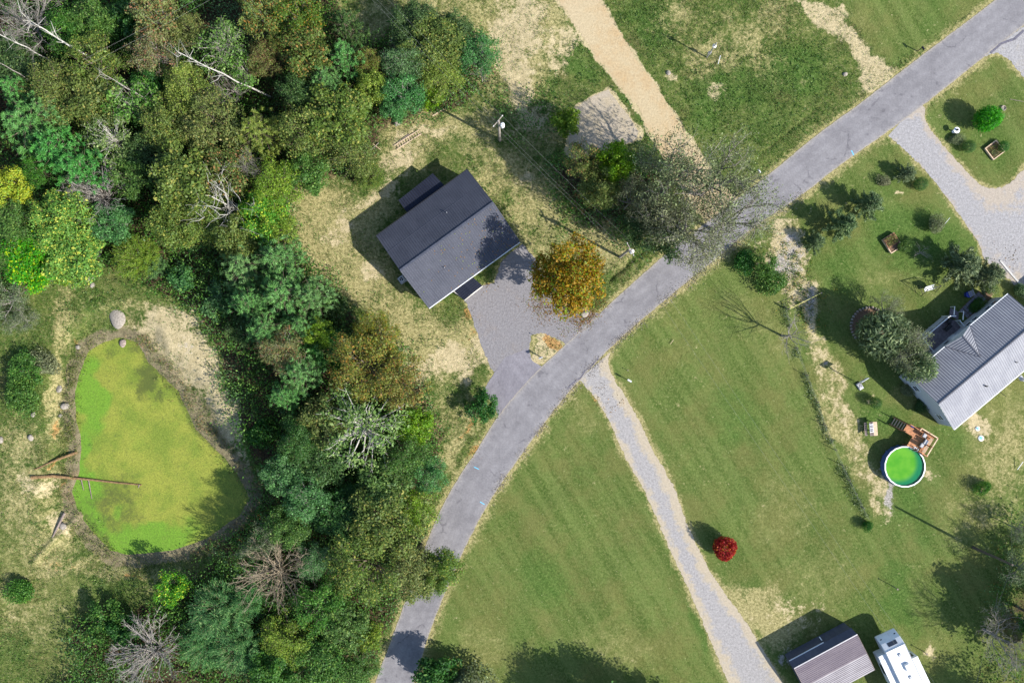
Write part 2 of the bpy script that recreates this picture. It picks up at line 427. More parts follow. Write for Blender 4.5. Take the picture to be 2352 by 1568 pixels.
mY = add(  # paler, drier turf
    blob(2300, 1000, 90, 160, 10, .9), blob(2200, 1200, 60, 90, 0, .6), blob(1780, 780, 80, 90, 0, .55), blob(1800, 1180, 120, 90, -30, .6), blob(1880, 1330, 120, 90, -20, .6), blob(1420, 1480, 120, 60, 10, .7),
    blob(1110, 1480, 70, 60, 20, .7), blob(2060, 1080, 30, 90, 0, .3), blob(2020, 640, 60, 40, 0, .6), blob(2130, 640, 70, 40, 0, .6), blob(2270, 500, 40, 60, -30, .6), blob(1520, 1100, 30, 120, -22, .6), blob(1340, 950, 40, 60, 30, .75),
    blob(1460, 1010, 30, 80, -25, .4), blob(1700, 700, 60, 50, 0, .5), blob(1600, 1000, 40, 160, -30, .4), blob(1960, 40, 60, 60, 0, .5), blob(2100, 900, 50, 60, 0, .7), blob(1130, 1250, 60, 60, 0, .2), blob(1860, 60, 60, 40, 0, .5),
    sstep(60, 10, edge_road) * .5 * lawn, blob(60, 1350, 140, 130, 0, .9), blob(150, 1500, 90, 90, 0, .7), blob(40, 1180, 100, 100, 0, .7), blob(980, 40, 220, 90, 0, .9), blob(1640, 60, 140, 60, 0, .5), blob(1100, 1010, 60, 120, 0, .6))
mM = add(sstep(38, 14, dp + (fnoise(U, V, 30, 91) - .5) * 26) , blob(490, 990, 26, 120, -30, .8), blob(320, 790, 40, 22, 30, .8)) * (dp > -40)
mR = add(blob(140, 980, 14, 40, 0, .5), blob(150, 1130, 18, 16, 0, .8), blob(150, 1290, 40, 18, 20, .45), blob(300, 1330, 60, 12, 5, .55), blob(200, 1100, 40, 8, 0, .8), blob(600, 1200, 20, 20, 0, .5), blob(175, 780, 12, 14, 0, .5), blob(120, 1060, 50, 8, -15, .6),
    blob(1075, 720, 12, 40, 0, .55), blob(1088, 770, 12, 30, -20, .45), blob(1262, 785, 26, 14, 20, .9), blob(1240, 755, 20, 6, 0, .5), blob(1310, 700, 60, 16, 10, .6), blob(1270, 680, 20, 30, 0, .5), blob(1065, 990, 12, 60, 25, .5), blob(1330, 460, 30, 60, 0, .5),
    blob(1390, 900, 10, 40, -30, .5), blob(480, 60, 50, 40, 0, .4), blob(1100, 1040, 14, 60, 30, .5), blob(2310, 590, 40, 30, 0, .4), blob(1125, 660, 14, 20, 0, .6), blob(560, 1230, 40, 30, 0, .4))
mK = add(blob(1815, 600, 50, 90, -12, .55), blob(1855, 700, 30, 70, -12, .55), blob(2280, 560, 40, 60, -35, .6), area(ISLAND, 14, .35), blob(1820, 1510, 60, 40, 0, .5), blob(2100, 1120, 30, 8, 10, .4), blob(2040, 1130, 12, 60, -12, .6), blob(430, 800, 40, 60, -30, .4), blob(1900, 840, 10, 10, 0, .6), blob(1910, 870, 12, 12, 0, .5))
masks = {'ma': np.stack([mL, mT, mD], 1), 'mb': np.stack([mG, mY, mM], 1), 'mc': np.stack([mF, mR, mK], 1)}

nx, ny = len(gx), len(gy)
I = np.arange(nx * ny).reshape(ny, nx)
F = np.stack([I[:-1, :-1], I[:-1, 1:], I[1:, 1:], I[1:, :-1]], -1).reshape(-1, 4)
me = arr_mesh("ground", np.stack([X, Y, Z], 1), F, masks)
me.shade_smooth()
ground = bpy.data.objects.new("ground", me); COL.objects.link(ground)
tag(ground, "grassy ground with mown lawns, dry straw patches and a muddy pond basin", kind='structure')

def ground_material():
    t = NT("ground_cover")
    co = t.n("TexCoord").outputs[3]
    def at(nm):
        a = t.n("Attribute", attribute_name=nm)
        sp = t.n("SeparateColor", {0: a.outputs[0]})
        return sp.outputs[0], sp.outputs[1], sp.outputs[2]
    L, T, D = at('ma'); G, Yy, M = at('mb'); Fo, R, K = at('mc')
    n1 = t.noise(.16, 5, .65, co); n2 = t.noise(.9, 6, .72, co); n3 = t.noise(3.0, 5, .8, co); n4 = t.noise(7.0, 3, .8, co)
    # mown stripes: stretched noise along the mower's path
    st = t.noise(1.0, 3, .5, t.along(co, math.radians(-58), .035, .75))
    st2 = t.noise(2.0, 3, .6, t.along(co, math.radians(-58), .5, 3.2))
    def m(v, nz, kk=.9, lo=.42, hi=.58):
        return t.step(t.math('ADD', v, t.math('MULTIPLY', t.math('SUBTRACT', nz, .5), kk)), lo, hi)
    n15 = t.noise(.45, 6, .72, co)
    nn = t.math('ADD', t.math('ADD', t.math('MULTIPLY', n2, .35), t.math('MULTIPLY', n3, .3)), t.math('MULTIPLY', n15, .35))
    # rough meadow
    c = t.mix(t.step(n2, .35, .68), (.038, .075, .014), (.110, .135, .036))
    c = t.mix(t.step(n3, .45, .75), c, (.17, .16, .075))
    c = t.mix(t.math('MULTIPLY', t.step(n1, .5, .7), .5), c, (.12, .095, .045))
    # mown lawn
    l = t.mix(t.step(st, .36, .64), (.050, .086, .017), (.092, .130, .034))
    l = t.mix(t.math('MULTIPLY', t.step(n3, .35, .75), .75), l, (.122, .146, .048))
    l = t.mix(t.math('MULTIPLY', t.step(n1, .42, .66), .62), l, (.126, .124, .042))
    l = t.mix(t.math('MULTIPLY', t.step(n15, .5, .72), .35), l, (.042, .088, .012))
    l = t.mix(t.math('MULTIPLY', t.step(st2, .52, .72), .42), l, (.160, .164, .064))
    c = t.mix(t.step(L, .35, .65), c, l)
    y = t.mix(t.step(nn, .4, .62), (.105, .118, .035), (.215, .208, .085))
    c = t.mix(t.math('MULTIPLY', m(Yy, nn, .9, .3, .8), .62), c, y)
    g = t.mix(t.step(n3, .35, .7), (.030, .078, .014), (.065, .128, .026))
    c = t.mix(t.math('MULTIPLY', m(G, nn, 1.0, .3, .75), .62), c, g)
    # forest floor and litter, with tree shade painted in by some blobs
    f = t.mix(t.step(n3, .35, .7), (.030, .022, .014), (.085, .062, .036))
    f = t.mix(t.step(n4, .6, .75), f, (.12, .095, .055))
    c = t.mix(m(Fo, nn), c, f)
    # straw
    s = t.mix(t.step(n3, .3, .72), (.160, .146, .060), (.355, .312, .155))
    s = t.mix(t.math('MULTIPLY', t.step(n2, .52, .7), .6), s, (.15, .155, .06))
    c = t.mix(m(T, nn, 2.8, .15, .72), c, s)
    # bare soil
    d = t.mix(t.step(n2, .3, .7), (.30, .25, .145), (.43, .36, .225))
    d = t.mix(t.math('MULTIPLY', t.step(n4, .5, .8), .5), d, (.30, .25, .15))
    c = t.mix(m(D, nn, 2.8, .26, .62), c, d)
    kk = t.mix(t.step(n4, .35, .65), (.20, .18, .175), (.36, .335, .32))
    c = t.mix(t.math('MULTIPLY', m(K, nn, 1.2), .9), c, kk)
    r = t.mix(t.step(n3, .3, .7), (.20, .10, .03), (.42, .24, .09))
    c = t.mix(t.math('MULTIPLY', m(R, nn, 1.5), .85), c, r)
    vo = t.voro(3.2, co, 'DISTANCE_TO_EDGE')
    mu = t.mix(t.step(n2, .3, .7), (.120, .095, .062), (.250, .200, .135))
    mu = t.mix(t.step(n4, .4, .7), mu, (.15, .14, .08))
    c = t.mix(t.math('MULTIPLY', m(M, nn, 2.4, .30, .80), .9), c, mu)
    # scattered pale specks (clover, stones) and fine blade contrast
    sp = t.voro(1.1, co)
    c = t.mix(t.math('MULTIPLY', t.step(sp, .085, .05), .5), c, (.30, .30, .17))
    c = t.mix(t.step(t.math('ADD', t.math('MULTIPLY', n4, .6), t.math('MULTIPLY', n3, .4)), .32, .68), t.mix(1.0, c, (.66, .68, .62), 'MULTIPLY'), t.mix(1.0, c, (1.32, 1.30, 1.30), 'MULTIPLY'))
    h = t.math('ADD', t.math('MULTIPLY', n3, .6), t.math('MULTIPLY', n4, .4))
    nd = t.finish(c, .95, h, .85, .22, .05)
    return nd
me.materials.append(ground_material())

# ------------------------------------------------------------------ sheets: roads, drives, pad
def ragged(poly, step=5.0, amp=3.0, seed=0, amp2=1.2):
    out = []
    rn = random.Random(seed)
    n = len(poly)
    for i in range(n):
        a = Vector((*poly[i], 0)); b = Vector((*poly[(i + 1) % n], 0))
        L_ = (b - a).length; kq = max(1, int(L_ / step))
        nrm = Vector((-(b - a).y, (b - a).x, 0)).normalized()
        for j in range(kq):
            p = a.lerp(b, j / kq)
            q = (fnoise(np.array([p.x]), np.array([p.y]), 22, seed + 5)[0] - .5) * 2 * amp + rn.uniform(-amp2, amp2)
            p = p + nrm * q
            out.append((p.x, p.y))
    return out
def smooth_line(pts, it=2):
    for _ in range(it):
        o = [pts[0]]
        for a, b in zip(pts, pts[1:]):
            o.append((a[0] * .75 + b[0] * .25, a[1] * .75 + b[1] * .25)); o.append((a[0] * .25 + b[0] * .75, a[1] * .25 + b[1] * .75))
        o.append(pts[-1]); pts = o
    return pts
def sheet(name, poly, z, mat, label, step=5, amp=3, seed=0, amp2=1.2):
    pts = [P(x, y, z) for x, y in ragged(poly, step, amp, seed, amp2)]
    tris = tessellate_polygon([pts])
    me = bpy.data.meshes.new(name)
    me.from_pydata([tuple(p) for p in pts], [], [tuple(t) for t in tris])
    bm = bmesh.new(); bm.from_mesh(me)
    for f in bm.faces:
        if f.normal.z < 0: f.normal_flip()
    bm.to_mesh(me); bm.free()
    me.materials.append(mat)
    o = bpy.data.objects.new(name, me); COL.objects.link(o)
    return tag(o, label, kind='structure')

def strip(name, Lp, Rp, z, mat, label, n=260, k=10, jit=.8, seed=0):
    """road ribbon between two edge lines; attribute 'across' runs 0..1 from edge to edge"""
    def rs(pts):
        p = np.array(smooth_line(pts)); d = np.concatenate([[0], np.cumsum(np.hypot(*(p[1:] - p[:-1]).T))]); q = np.linspace(0, d[-1], n)
        return np.stack([np.interp(q, d, p[:, 0]), np.interp(q, d, p[:, 1])], 1)
    A, B = rs(Lp), rs(Rp)
    w = nrm2(B - A); q = np.arange(n)
    ja = (fnoise(q * 9., q * 0., 30, seed) - .5) * 2 * jit + np.random.default_rng(seed).uniform(-.35, .35, n) * jit
    jb = (fnoise(q * 9., q * 0., 30, seed + 7) - .5) * 2 * jit + np.random.default_rng(seed + 1).uniform(-.35, .35, n) * jit
    A = A - w * ja[:, None]; B = B + w * jb[:, None]
    f = np.linspace(0, 1, k + 1)
    PP = A[:, None] * (1 - f)[None, :, None] + B[:, None] * f[None, :, None]
    kk = (H - z) / H / S
    V_ = np.stack([(PP[..., 0] - 1176) * kk, (784 - PP[..., 1]) * kk, np.full(PP.shape[:2], z)], -1).reshape(-1, 3)
    I_ = np.arange(n * (k + 1)).reshape(n, k + 1)
    F_ = np.stack([I_[:-1, :-1], I_[:-1, 1:], I_[1:, 1:], I_[1:, :-1]], -1).reshape(-1, 4)
    me_ = arr_mesh(name, V_, F_, {'across': np.tile(f, n), 'run': np.repeat(q / n, k + 1)})
    bm = bmesh.new(); bm.from_mesh(me_); bmesh.ops.recalc_face_normals(bm, faces=bm.faces)
    if sum(f_.normal.z for f_ in bm.faces) < 0: bmesh.ops.reverse_faces(bm, faces=bm.faces)
    bm.to_mesh(me_); bm.free()
    me_.materials.append(mat)
    o = bpy.data.objects.new(name, me_); COL.objects.link(o)
    return tag(o, label, kind='structure')
def nrm2(v): return v / (np.linalg.norm(v, axis=1, keepdims=True) + 1e-9)

def asphalt_mat(name, a, b, along, tracks=True):
    t = NT(name); co = t.n("TexCoord").outputs[3]
    n1 = t.noise(.25, 4, .6, co); n3 = t.noise(4.5, 5, .8, co); n2 = t.noise(1.1, 5, .7, co)
    c = t.mix(t.step(t.math('ADD', t.math('MULTIPLY', n1, .5), t.math('MULTIPLY', n2, .5)), .35, .65), a, b)
    if tracks:
        x = t.n("Attribute", attribute_name='across').outputs[2]
        wav = t.math('ADD', t.math('MULTIPLY', t.math('COSINE', t.math('MULTIPLY', x, 25.13)), .5), .5)     # four worn wheel tracks
        c = t.mix(t.math('MULTIPLY', t.math('MULTIPLY', wav, t.step(n2, .3, .6)), .22), c, [q * .72 for q in a])
        ed = t.math('MULTIPLY', t.math('ABSOLUTE', t.math('SUBTRACT', x, .5)), 2.0)
        c = t.mix(t.math('MULTIPLY', t.step(t.math('ADD', ed, t.math('MULTIPLY', t.math('SUBTRACT', n3, .5), .35)), .90, 1.0), .6), c, (.30, .26, .20))
        c = t.mix(t.math('MULTIPLY', t.step(t.math('ADD', ed, t.math('MULTIPLY', t.math('SUBTRACT', n2, .5), .9)), .72, .98), .25), c, (.27, .25, .23))
    c = t.mix(t.step(n3, .32, .68), t.mix(1., c, (.86, .86, .86), 'MULTIPLY'), t.mix(1., c, (1.12, 1.12, 1.12), 'MULTIPLY'))
    w = t.noise(.6, 4, .6, co)
    dv = t.n("VectorMath", {0: co, 1: t.n("TexNoise", {'Vector': co, 'Scale': 1.2, 'Detail': 4.0}).outputs[1]}, operation='ADD').outputs[0]
    v = t.voro(.16, dv, 'DISTANCE_TO_EDGE')
    crack = t.math('MULTIPLY', t.step(v, .022, .008), t.step(w, .52, .62))
    c = t.mix(t.math('MULTIPLY', crack, .55), c, (.075, .07, .08))
    pot = t.voro(.30, dv)
    c = t.mix(t.math('MULTIPLY', t.step(pot, .13, .05), .16), c, (.08, .075, .08))
    return t.finish(c, .85, n3, .35, .02, .25)
M_ASPH = asphalt_mat("weathered_asphalt", (.140, .134, .143), (.200, .193, .203), math.radians(42))
M_APRON = asphalt_mat("apron_asphalt", (.135, .127, .144), (.185, .176, .196), 1.2, False)
def gravel_mat(name, a, b, tan, tanlo=.5, tanhi=.65, sc=.25, across=False, lo=.45, hi=.92):
    t = NT(name); co = t.n("TexCoord").outputs[3]
    n1 = t.noise(sc, 5, .6, co); n3 = t.noise(3.6, 5, .85, co); n4 = t.noise(7, 3, .8, co); n2 = t.noise(1.0, 5, .7, co)
    c = t.mix(t.step(n3, .3, .7), a, b)
    s = t.mix(t.step(n3, .3, .7), [q * .78 for q in tan], [q * 1.12 for q in tan])
    if across:
        x = t.n("Attribute", attribute_name='across').outputs[2]; rn_ = t.n("Attribute", attribute_name='run').outputs[2]
        ed = t.math('MULTIPLY', t.math('ABSOLUTE', t.math('SUBTRACT', x, t.math('ADD', .36, t.math('MULTIPLY', rn_, .15)))), 2.0)
        ed = t.math('ADD', ed, t.math('MULTIPLY', t.math('SUBTRACT', t.math('ADD', n1, n2), 1.0), 1.1))
        mid_ = t.math('MULTIPLY', t.math('SUBTRACT', 1.0, t.math('MULTIPLY', t.math('ABSOLUTE', t.math('SUBTRACT', rn_, .45)), 2.4)), .28)
        f = t.step(t.math('ADD', ed, mid_), lo, hi)
    else:
        f = t.step(t.math('ADD', t.math('MULTIPLY', n1, .6), t.math('MULTIPLY', n2, .4)), tanlo, tanhi)
    c = t.mix(f, c, s)
    c = t.mix(t.math('MULTIPLY', t.step(n4, .56, .72), .45), c, (.10, .09, .07))
    return t.finish(c, .95, t.math('ADD', n3, n4), .8, .05, .1)
M_GRAV = gravel_mat("grey_gravel", (.185, .177, .174), (.33, .315, .31), (.35, .30, .225), across=True)
M_GRAVE = gravel_mat('court_gravel', (.185, .178, .180), (.33, .32, .325), (.33, .285, .235), across=True, lo=.72, hi=1.15)
M_GRAVN = gravel_mat("grey_gravel_patch", (.185, .178, .180), (.33, .32, .325), (.34, .295, .225), .5, .75)
M_GRAVW = gravel_mat("crushed_stone", (.135, .128, .134), (.215, .206, .214), (.20, .165, .140), .50, .85)
M_SAND = gravel_mat("sandy_clay", (.31, .25, .155), (.43, .35, .225), (.37, .265, .145), .40, .68, .18)
M_PAD = gravel_mat("pale_hardpan", (.25, .215, .165), (.37, .32, .255), (.33, .275, .19), .4, .7)

road = strip("road", ROAD_L, ROAD_R[::-1], .030, M_ASPH, "narrow weathered grey asphalt road curving across the photo", 520, 10, 1.3, 1)
sheet("driveway", WDRIVE, .018, M_GRAVW, "crushed stone driveway in front of the dark roofed house", 4, 3, 2, 1.6)
sheet("driveway", APRON, .024, M_APRON, "smooth asphalt apron joining the stone driveway to the road", 5, 1.5, 3, .6)
strip("driveway", SDRIVE[:15], SDRIVE[15:33][::-1], .014, M_GRAV, "long pale gravel driveway running down between two lawns", 420, 10, 3.2, 4)
strip("driveway", EDRIVE[:13], EDRIVE[13:][::-1], .014, M_GRAVE, "wide gravel driveway turning past the grey metal roofed house", 300, 10, 4, 5)
sheet("driveway", NEDRIVE, .014, M_GRAVN, "gravel mouth of a side road at the top right corner", 4, 3, 6, 2)
sheet("dirt_road", DIRTROAD, .010, M_SAND, "bare sandy orange dirt road running down from the top edge", 4, 7, 7, 3)
sheet("pad", PAD, .012, M_PAD, "pale hard packed pad beside the sandy dirt road", 4, 2.5, 8, 1.2)

# sealed seam where the drive meets the road, and survey paint
def ribbon(name, pts, w, z, mat, label):
    m = MB()
    for a, b in zip(pts, pts[1:]):
        A = P(*a, z); B = P(*b, z); d = (B - A).normalized(); nrm = Vector((-d.y, d.x, 0)) * w / 2
        m.face(A - nrm - d * .02, B - nrm, B + nrm, A + nrm - d * .02)
    o = m.build(name, mat); return tag(o, label, kind='structure')
M_SEAM = plain("dark_sealant", (.10, .095, .12), .8)
ribbon("road_seam", [(1374,822),(1362,836),(1352,846),(1343,851),(1335,866),(1322,874),(1310,884),(1304,893)], .16, .037, M_SEAM, "dark crooked seam at the mouth of the gravel driveway")
ribbon("road_seam", [(2352,70),(2330,90),(2300,100),(2275,122)], .3, .037, M_SEAM, "dark patched edge at the top right side road")
M_CYAN = plain("survey_paint", (.10, .42, .62), .6)
ribbon("paint_mark", [(1956,346),(1961,357)], .12, .038, M_CYAN, "short blue survey paint line at the road edge top right")
ribbon("paint_mark", [(1103,1152),(1113,1158)], .10, .038, M_CYAN, "short blue survey paint line on the lower road")
ribbon("paint_mark", [(1089,1072),(1100,1077)], .10, .038, M_CYAN, "faint pale blue paint line near the pines")

# ------------------------------------------------------------------ pond
ZW = -1.13
pu, pv = np.meshgrid(np.arange(120, 610, 4.0), np.arange(745, 1310, 4.0))
pu = pu.ravel(); pv = pv.ravel()
PXY = np.stack([(pu - 1176) * (H - ZW) / H / S, (784 - pv) * (H - ZW) / H / S, np.full(pu.shape, ZW)], 1)
wu_ = pu + (fnoise(pu, pv, 50, 101, 5) - .5) * 110; wv_ = pv + (fnoise(pu, pv, 50, 111, 5) - .5) * 110
def pb(cx, cy, rx, ry, a=0, st=1.0):
    a = math.radians(a); c, s = math.cos(a), math.sin(a); x = wu_ - cx; y = wv_ - cy
    return st * sstep(1.9, .2, np.hypot((x * c + y * s) / rx, (-x * s + y * c) / ry))
gy_ = np.maximum.reduce([pb(200, 900, 40, 110), pb(185, 1100, 26, 120), pb(340, 1235, 130, 42), pb(200, 1180, 40, 60), pb(300, 1000, 30, 60, 0, .4)])
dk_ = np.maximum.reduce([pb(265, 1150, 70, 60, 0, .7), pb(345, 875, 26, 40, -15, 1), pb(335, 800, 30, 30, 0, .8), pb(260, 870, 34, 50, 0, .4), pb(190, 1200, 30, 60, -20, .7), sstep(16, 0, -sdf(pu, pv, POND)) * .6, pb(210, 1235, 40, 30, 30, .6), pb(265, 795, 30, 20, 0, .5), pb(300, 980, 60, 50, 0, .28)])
nx2 = len(np.arange(120, 610, 4.0)); ny2 = len(np.arange(745, 1310, 4.0))
I2 = np.arange(nx2 * ny2).reshape(ny2, nx2)
F2 = np.stack([I2[1:, :-1], I2[1:, 1:], I2[:-1, 1:], I2[:-1, :-1]], -1).reshape(-1, 4)
cen = (sdf(pu, pv, POND) < 14)
F2 = F2[cen[F2].all(1)]
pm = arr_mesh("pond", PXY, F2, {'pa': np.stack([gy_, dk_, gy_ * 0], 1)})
t = NT("algae_covered_water"); co = t.n("TexCoord").outputs[3]
sp = t.n("SeparateColor", {0: t.n("Attribute", attribute_name='pa').outputs[0]})
n1 = t.noise(.3, 4, .6, co); n3 = t.noise(2.2, 6, .8, co, .6); n4 = t.noise(6, 3, .7, co)
c = t.mix(t.step(n1, .35, .65), (.140, .186, .024), (.215, .232, .036))
c = t.mix(t.math('MULTIPLY', t.step(t.math('ADD', sp.outputs[0], t.math('MULTIPLY', t.math('SUBTRACT', n3, .5), .5)), .25, .8), .85), c, (.105, .225, .018))
c = t.mix(t.step(t.math('ADD', t.math('MULTIPLY', n3, .5), t.math('MULTIPLY', n4, .5)), .36, .66), t.mix(1., c, (.58, .62, .55), 'MULTIPLY'), t.mix(1., c, (1.26, 1.25, 1.2), 'MULTIPLY'))
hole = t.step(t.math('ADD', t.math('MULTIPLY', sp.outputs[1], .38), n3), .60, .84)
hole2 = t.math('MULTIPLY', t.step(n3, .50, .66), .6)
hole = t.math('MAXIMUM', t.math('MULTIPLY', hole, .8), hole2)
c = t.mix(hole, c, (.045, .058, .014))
algae = t.finish(c, .75, n4, .25, .02, .25)
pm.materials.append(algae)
pond = bpy.data.objects.new("pond", pm); COL.objects.link(pond)
tag(pond, "pear shaped pond covered in yellow green algae", kind='structure')
# ------------------------------------------------------------------ vegetation prototypes
def nrmz(a): return a / (np.linalg.norm(a, axis=-1, keepdims=True) + 1e-9)

def leaves(name, pos, nrm, ln, wd, v, w, g, tdir=None):
    n = len(pos)
    nrm = nrmz(nrm)
    t = g.normal(size=(n, 3)) if tdir is None else tdir
    t = nrmz(t - nrm * (t * nrm).sum(1, keepdims=True))
    b = np.cross(nrm, t)
    ln = ln[:, None] * .5; wd = wd[:, None] * .5
    A = pos + t * ln; B = pos + b * wd - t * ln * .1; C = pos - t * ln; D = pos - b * wd - t * ln * .1
    V = np.stack([A, B, C, D], 1).reshape(-1, 3)
    F = np.arange(4 * n).reshape(n, 4)
    return arr_mesh(name, V, F, {'v': np.repeat(v, 4), 'w': np.repeat(w, 4)})

class Wood:
    def __init__(s): s.V = []; s.F = []; s.n = 0
    def tube(s, pts, rad, k=4):
        pts = np.asarray(pts, float); m = len(pts)
        d = np.gradient(pts, axis=0); d = nrmz(d)
        up = np.where(np.abs(d[:, 2:3]) < .9, np.array([[0, 0, 1.]]), np.array([[1., 0, 0]]))
        x = nrmz(np.cross(d, up)); y = np.cross(x, d)
        a = np.arange(k) * 2 * np.pi / k
        r = np.asarray(rad, float)[:, None, None]
        V = pts[:, None] + r * (x[:, None] * np.cos(a)[None, :, None] + y[:, None] * np.sin(a)[None, :, None])
        s.V.append(V.reshape(-1, 3))
        i = np.arange(m - 1)[:, None] * k; j = np.arange(k)[None]; j2 = (j + 1) % k
        s.F.append(np.stack([i + j, i + j2, i + k + j2, i + k + j], -1).reshape(-1, 4) + s.n)
        s.n += m * k
    def mesh(s, name):
        me = arr_mesh(name, np.concatenate(s.V), np.concatenate(s.F)); me.shade_smooth(); return me

def grow(wd, g, p, d, L, r, depth, maxd, up=.12, spread=.75, kids=(2, 4), tips=None):
    m = 4
    pts = [p]
    q = p.copy(); dd = d.copy()
    for i in range(m - 1):
        dd = nrmz(dd + g.normal(size=3) * .16 + np.array([0, 0, up]))
        q = q + dd * L / (m - 1); pts.append(q)
    rr = np.maximum(np.linspace(r, r * .62, m), .011)
    wd.tube(pts, rr, 6 if depth == 0 else (4 if depth < 3 else 3))
    if depth >= maxd:
        if tips is not None: tips.append(q)
        return
    nk = g.integers(kids[0], kids[1] + 1)
    for k in range(nk):
        f = 1.0 if k == 0 else g.uniform(.35, .95)
        i = min(m - 2, int(f * (m - 1) - 1e-6)); a = f * (m - 1) - i
        s = pts[i] * (1 - a) + pts[i + 1] * a
        nd = nrmz(dd + g.normal(size=3) * spread * (.55 if k == 0 else 1))
        grow(wd, g, s, nd, L * g.uniform(.62, .85), r * (.6 if k == 0 else .45), depth + 1, maxd, up, spread, kids, tips)

def proto_broad(seed, R=4.0, h=11.0, ncl=66, per=200, size=.215, cz=.62, flat=.36, crad=(.2, .36), limb=.07, lean=.0, fill=1.0, aspect=.62):
    g = np.random.default_rng(seed)
    C0 = np.array([0, 0, cz * h])
    dirs = nrmz(g.normal(size=(ncl * 3, 3))); dirs = dirs[dirs[:, 2] > -.35][:ncl]
    ncl = len(dirs)
    lobes = nrmz(g.normal(size=(6, 3))); la = g.uniform(-.22, .22, 6)
    f = 1 + (np.clip(dirs @ lobes.T, 0, 1) ** 2 * la).sum(1)
    rad = (g.random(ncl) ** .45 * .85 + .08) * f
    cp = C0 + dirs * rad[:, None] * np.array([R, R, flat * h])
    cr = g.uniform(*crad, ncl) * R
    wd = Wood()
    tp = np.array([[0, 0, -.3], [g.normal() * .1, g.normal() * .1, h * .2], [g.normal() * .25, g.normal() * .25, h * .45], [g.normal() * .4, g.normal() * .4, h * .78]])
    tr = h * .018 + .05
    wd.tube(tp, [tr * 1.35, tr, tr * .75, tr * .25], 8)
    for i in range(ncl):
        if g.random() > fill: continue
        z0 = g.uniform(.28, .7); a = tp[2] if z0 > .45 else tp[1]
        s = np.array([0, 0, z0 * h * .8]); e = cp[i]
        mpt = s * .45 + e * .55 + g.normal(size=3) * .25 + np.array([0, 0, -.25])
        wd.tube([s, mpt, e, e + (e - C0) * .12], [limb, limb * .6, limb * .28, limb * .08], 4)
        for _ in range(3):
            e2 = e + nrmz(g.normal(size=3)) * cr[i] * .9
            wd.tube([mpt * .3 + e * .7, e, e2], [limb * .3, limb * .2, limb * .06], 3)
    pp = []; nn = []; vv = []
    for i in range(ncl):
        k = int(per * (cr[i] / (R * .28)) ** 2)
        d = nrmz(g.normal(size=(k, 3)))
        u = g.random(k) ** .5
        sub = nrmz(g.normal(size=(5, 3))); k2 = g.integers(0, 5, k)
        d2 = nrmz(d + sub[k2] * .9)
        q = cp[i] + d2 * (u * cr[i])[:, None] * np.array([1, 1, .62])
        pp.append(q); nn.append(d2 * .5 + np.array([0, 0, .55]) + g.normal(size=(k, 3)) * .55)
        vv.append(np.clip(np.full(k, g.random()) * .7 + g.random(k) * .3, 0, 1))
    pp = np.concatenate(pp); nn = np.concatenate(nn); vv = np.concatenate(vv)
    sz = np.clip(np.exp(g.normal(size=len(pp)) * .38), .4, 2.3) * size * (.78 + .13 * (seed % 4))
    return wd.mesh("trunk"), leaves("crown", pp, nn, sz, sz * aspect, vv, g.random(len(pp)), g), R, h

def proto_pine(seed, R=4.0, h=12.0, ntuft=420, blades=34, ln=.52, w=.075, cz=.62):
    g = np.random.default_rng(seed)
    wd = Wood()
    wd.tube([[0, 0, -.3], [.1, 0, h * .4], [0, .1, h * .97]], [.24, .17, .03], 7)
    pp = []; nn = []; tt = []; vv = []
    for lv in range(13):
        z = h * (.34 + .60 * lv / 12); fr = 1 - ((lv - 2) / 10.8) ** 1.5 if lv > 2 else .8 + lv * .07
        rr = max(.35, R * fr); nb = int(4 + 5 * fr)
        for b in range(nb):
            a = 2 * math.pi * (b + g.random() * .8) / nb
            L = rr * g.uniform(.7, 1.08)
            e = np.array([math.cos(a) * L, math.sin(a) * L, z + L * .12 + g.normal() * .2])
            s = np.array([0, 0, z - .25 * L]); mpt = (s + e) / 2 + np.array([0, 0, -.1])
            wd.tube([s, mpt, e], [.06, .035, .01], 4)
            nt = max(2, int(ntuft / 85 * (L / R) * 1.15))
            for k in range(nt):
                f = g.random() ** .6
                c = s * (1 - f) + e * f + g.normal(size=3) * np.array([.34, .34, .12])
                n_ = blades
                d = nrmz(g.normal(size=(n_, 3)) + nrmz(e - s) * .5 + np.array([0, 0, .45]))
                pp.append(c + d * ln * .5 * g.uniform(.5, 1.1, (n_, 1))); tt.append(d)
                nn.append(g.normal(size=(n_, 3)) + np.array([0, 0, .8])); vv.append(np.full(n_, g.random()) * .75 + g.random(n_) * .25)
    pp = np.concatenate(pp); n = len(pp)
    return wd.mesh("trunk"), leaves("crown", pp, np.concatenate(nn), g.uniform(.7, 1.2, n) * ln, g.uniform(.8, 1.4, n) * w, np.concatenate(vv), g.random(n), g, np.concatenate(tt)), R, h

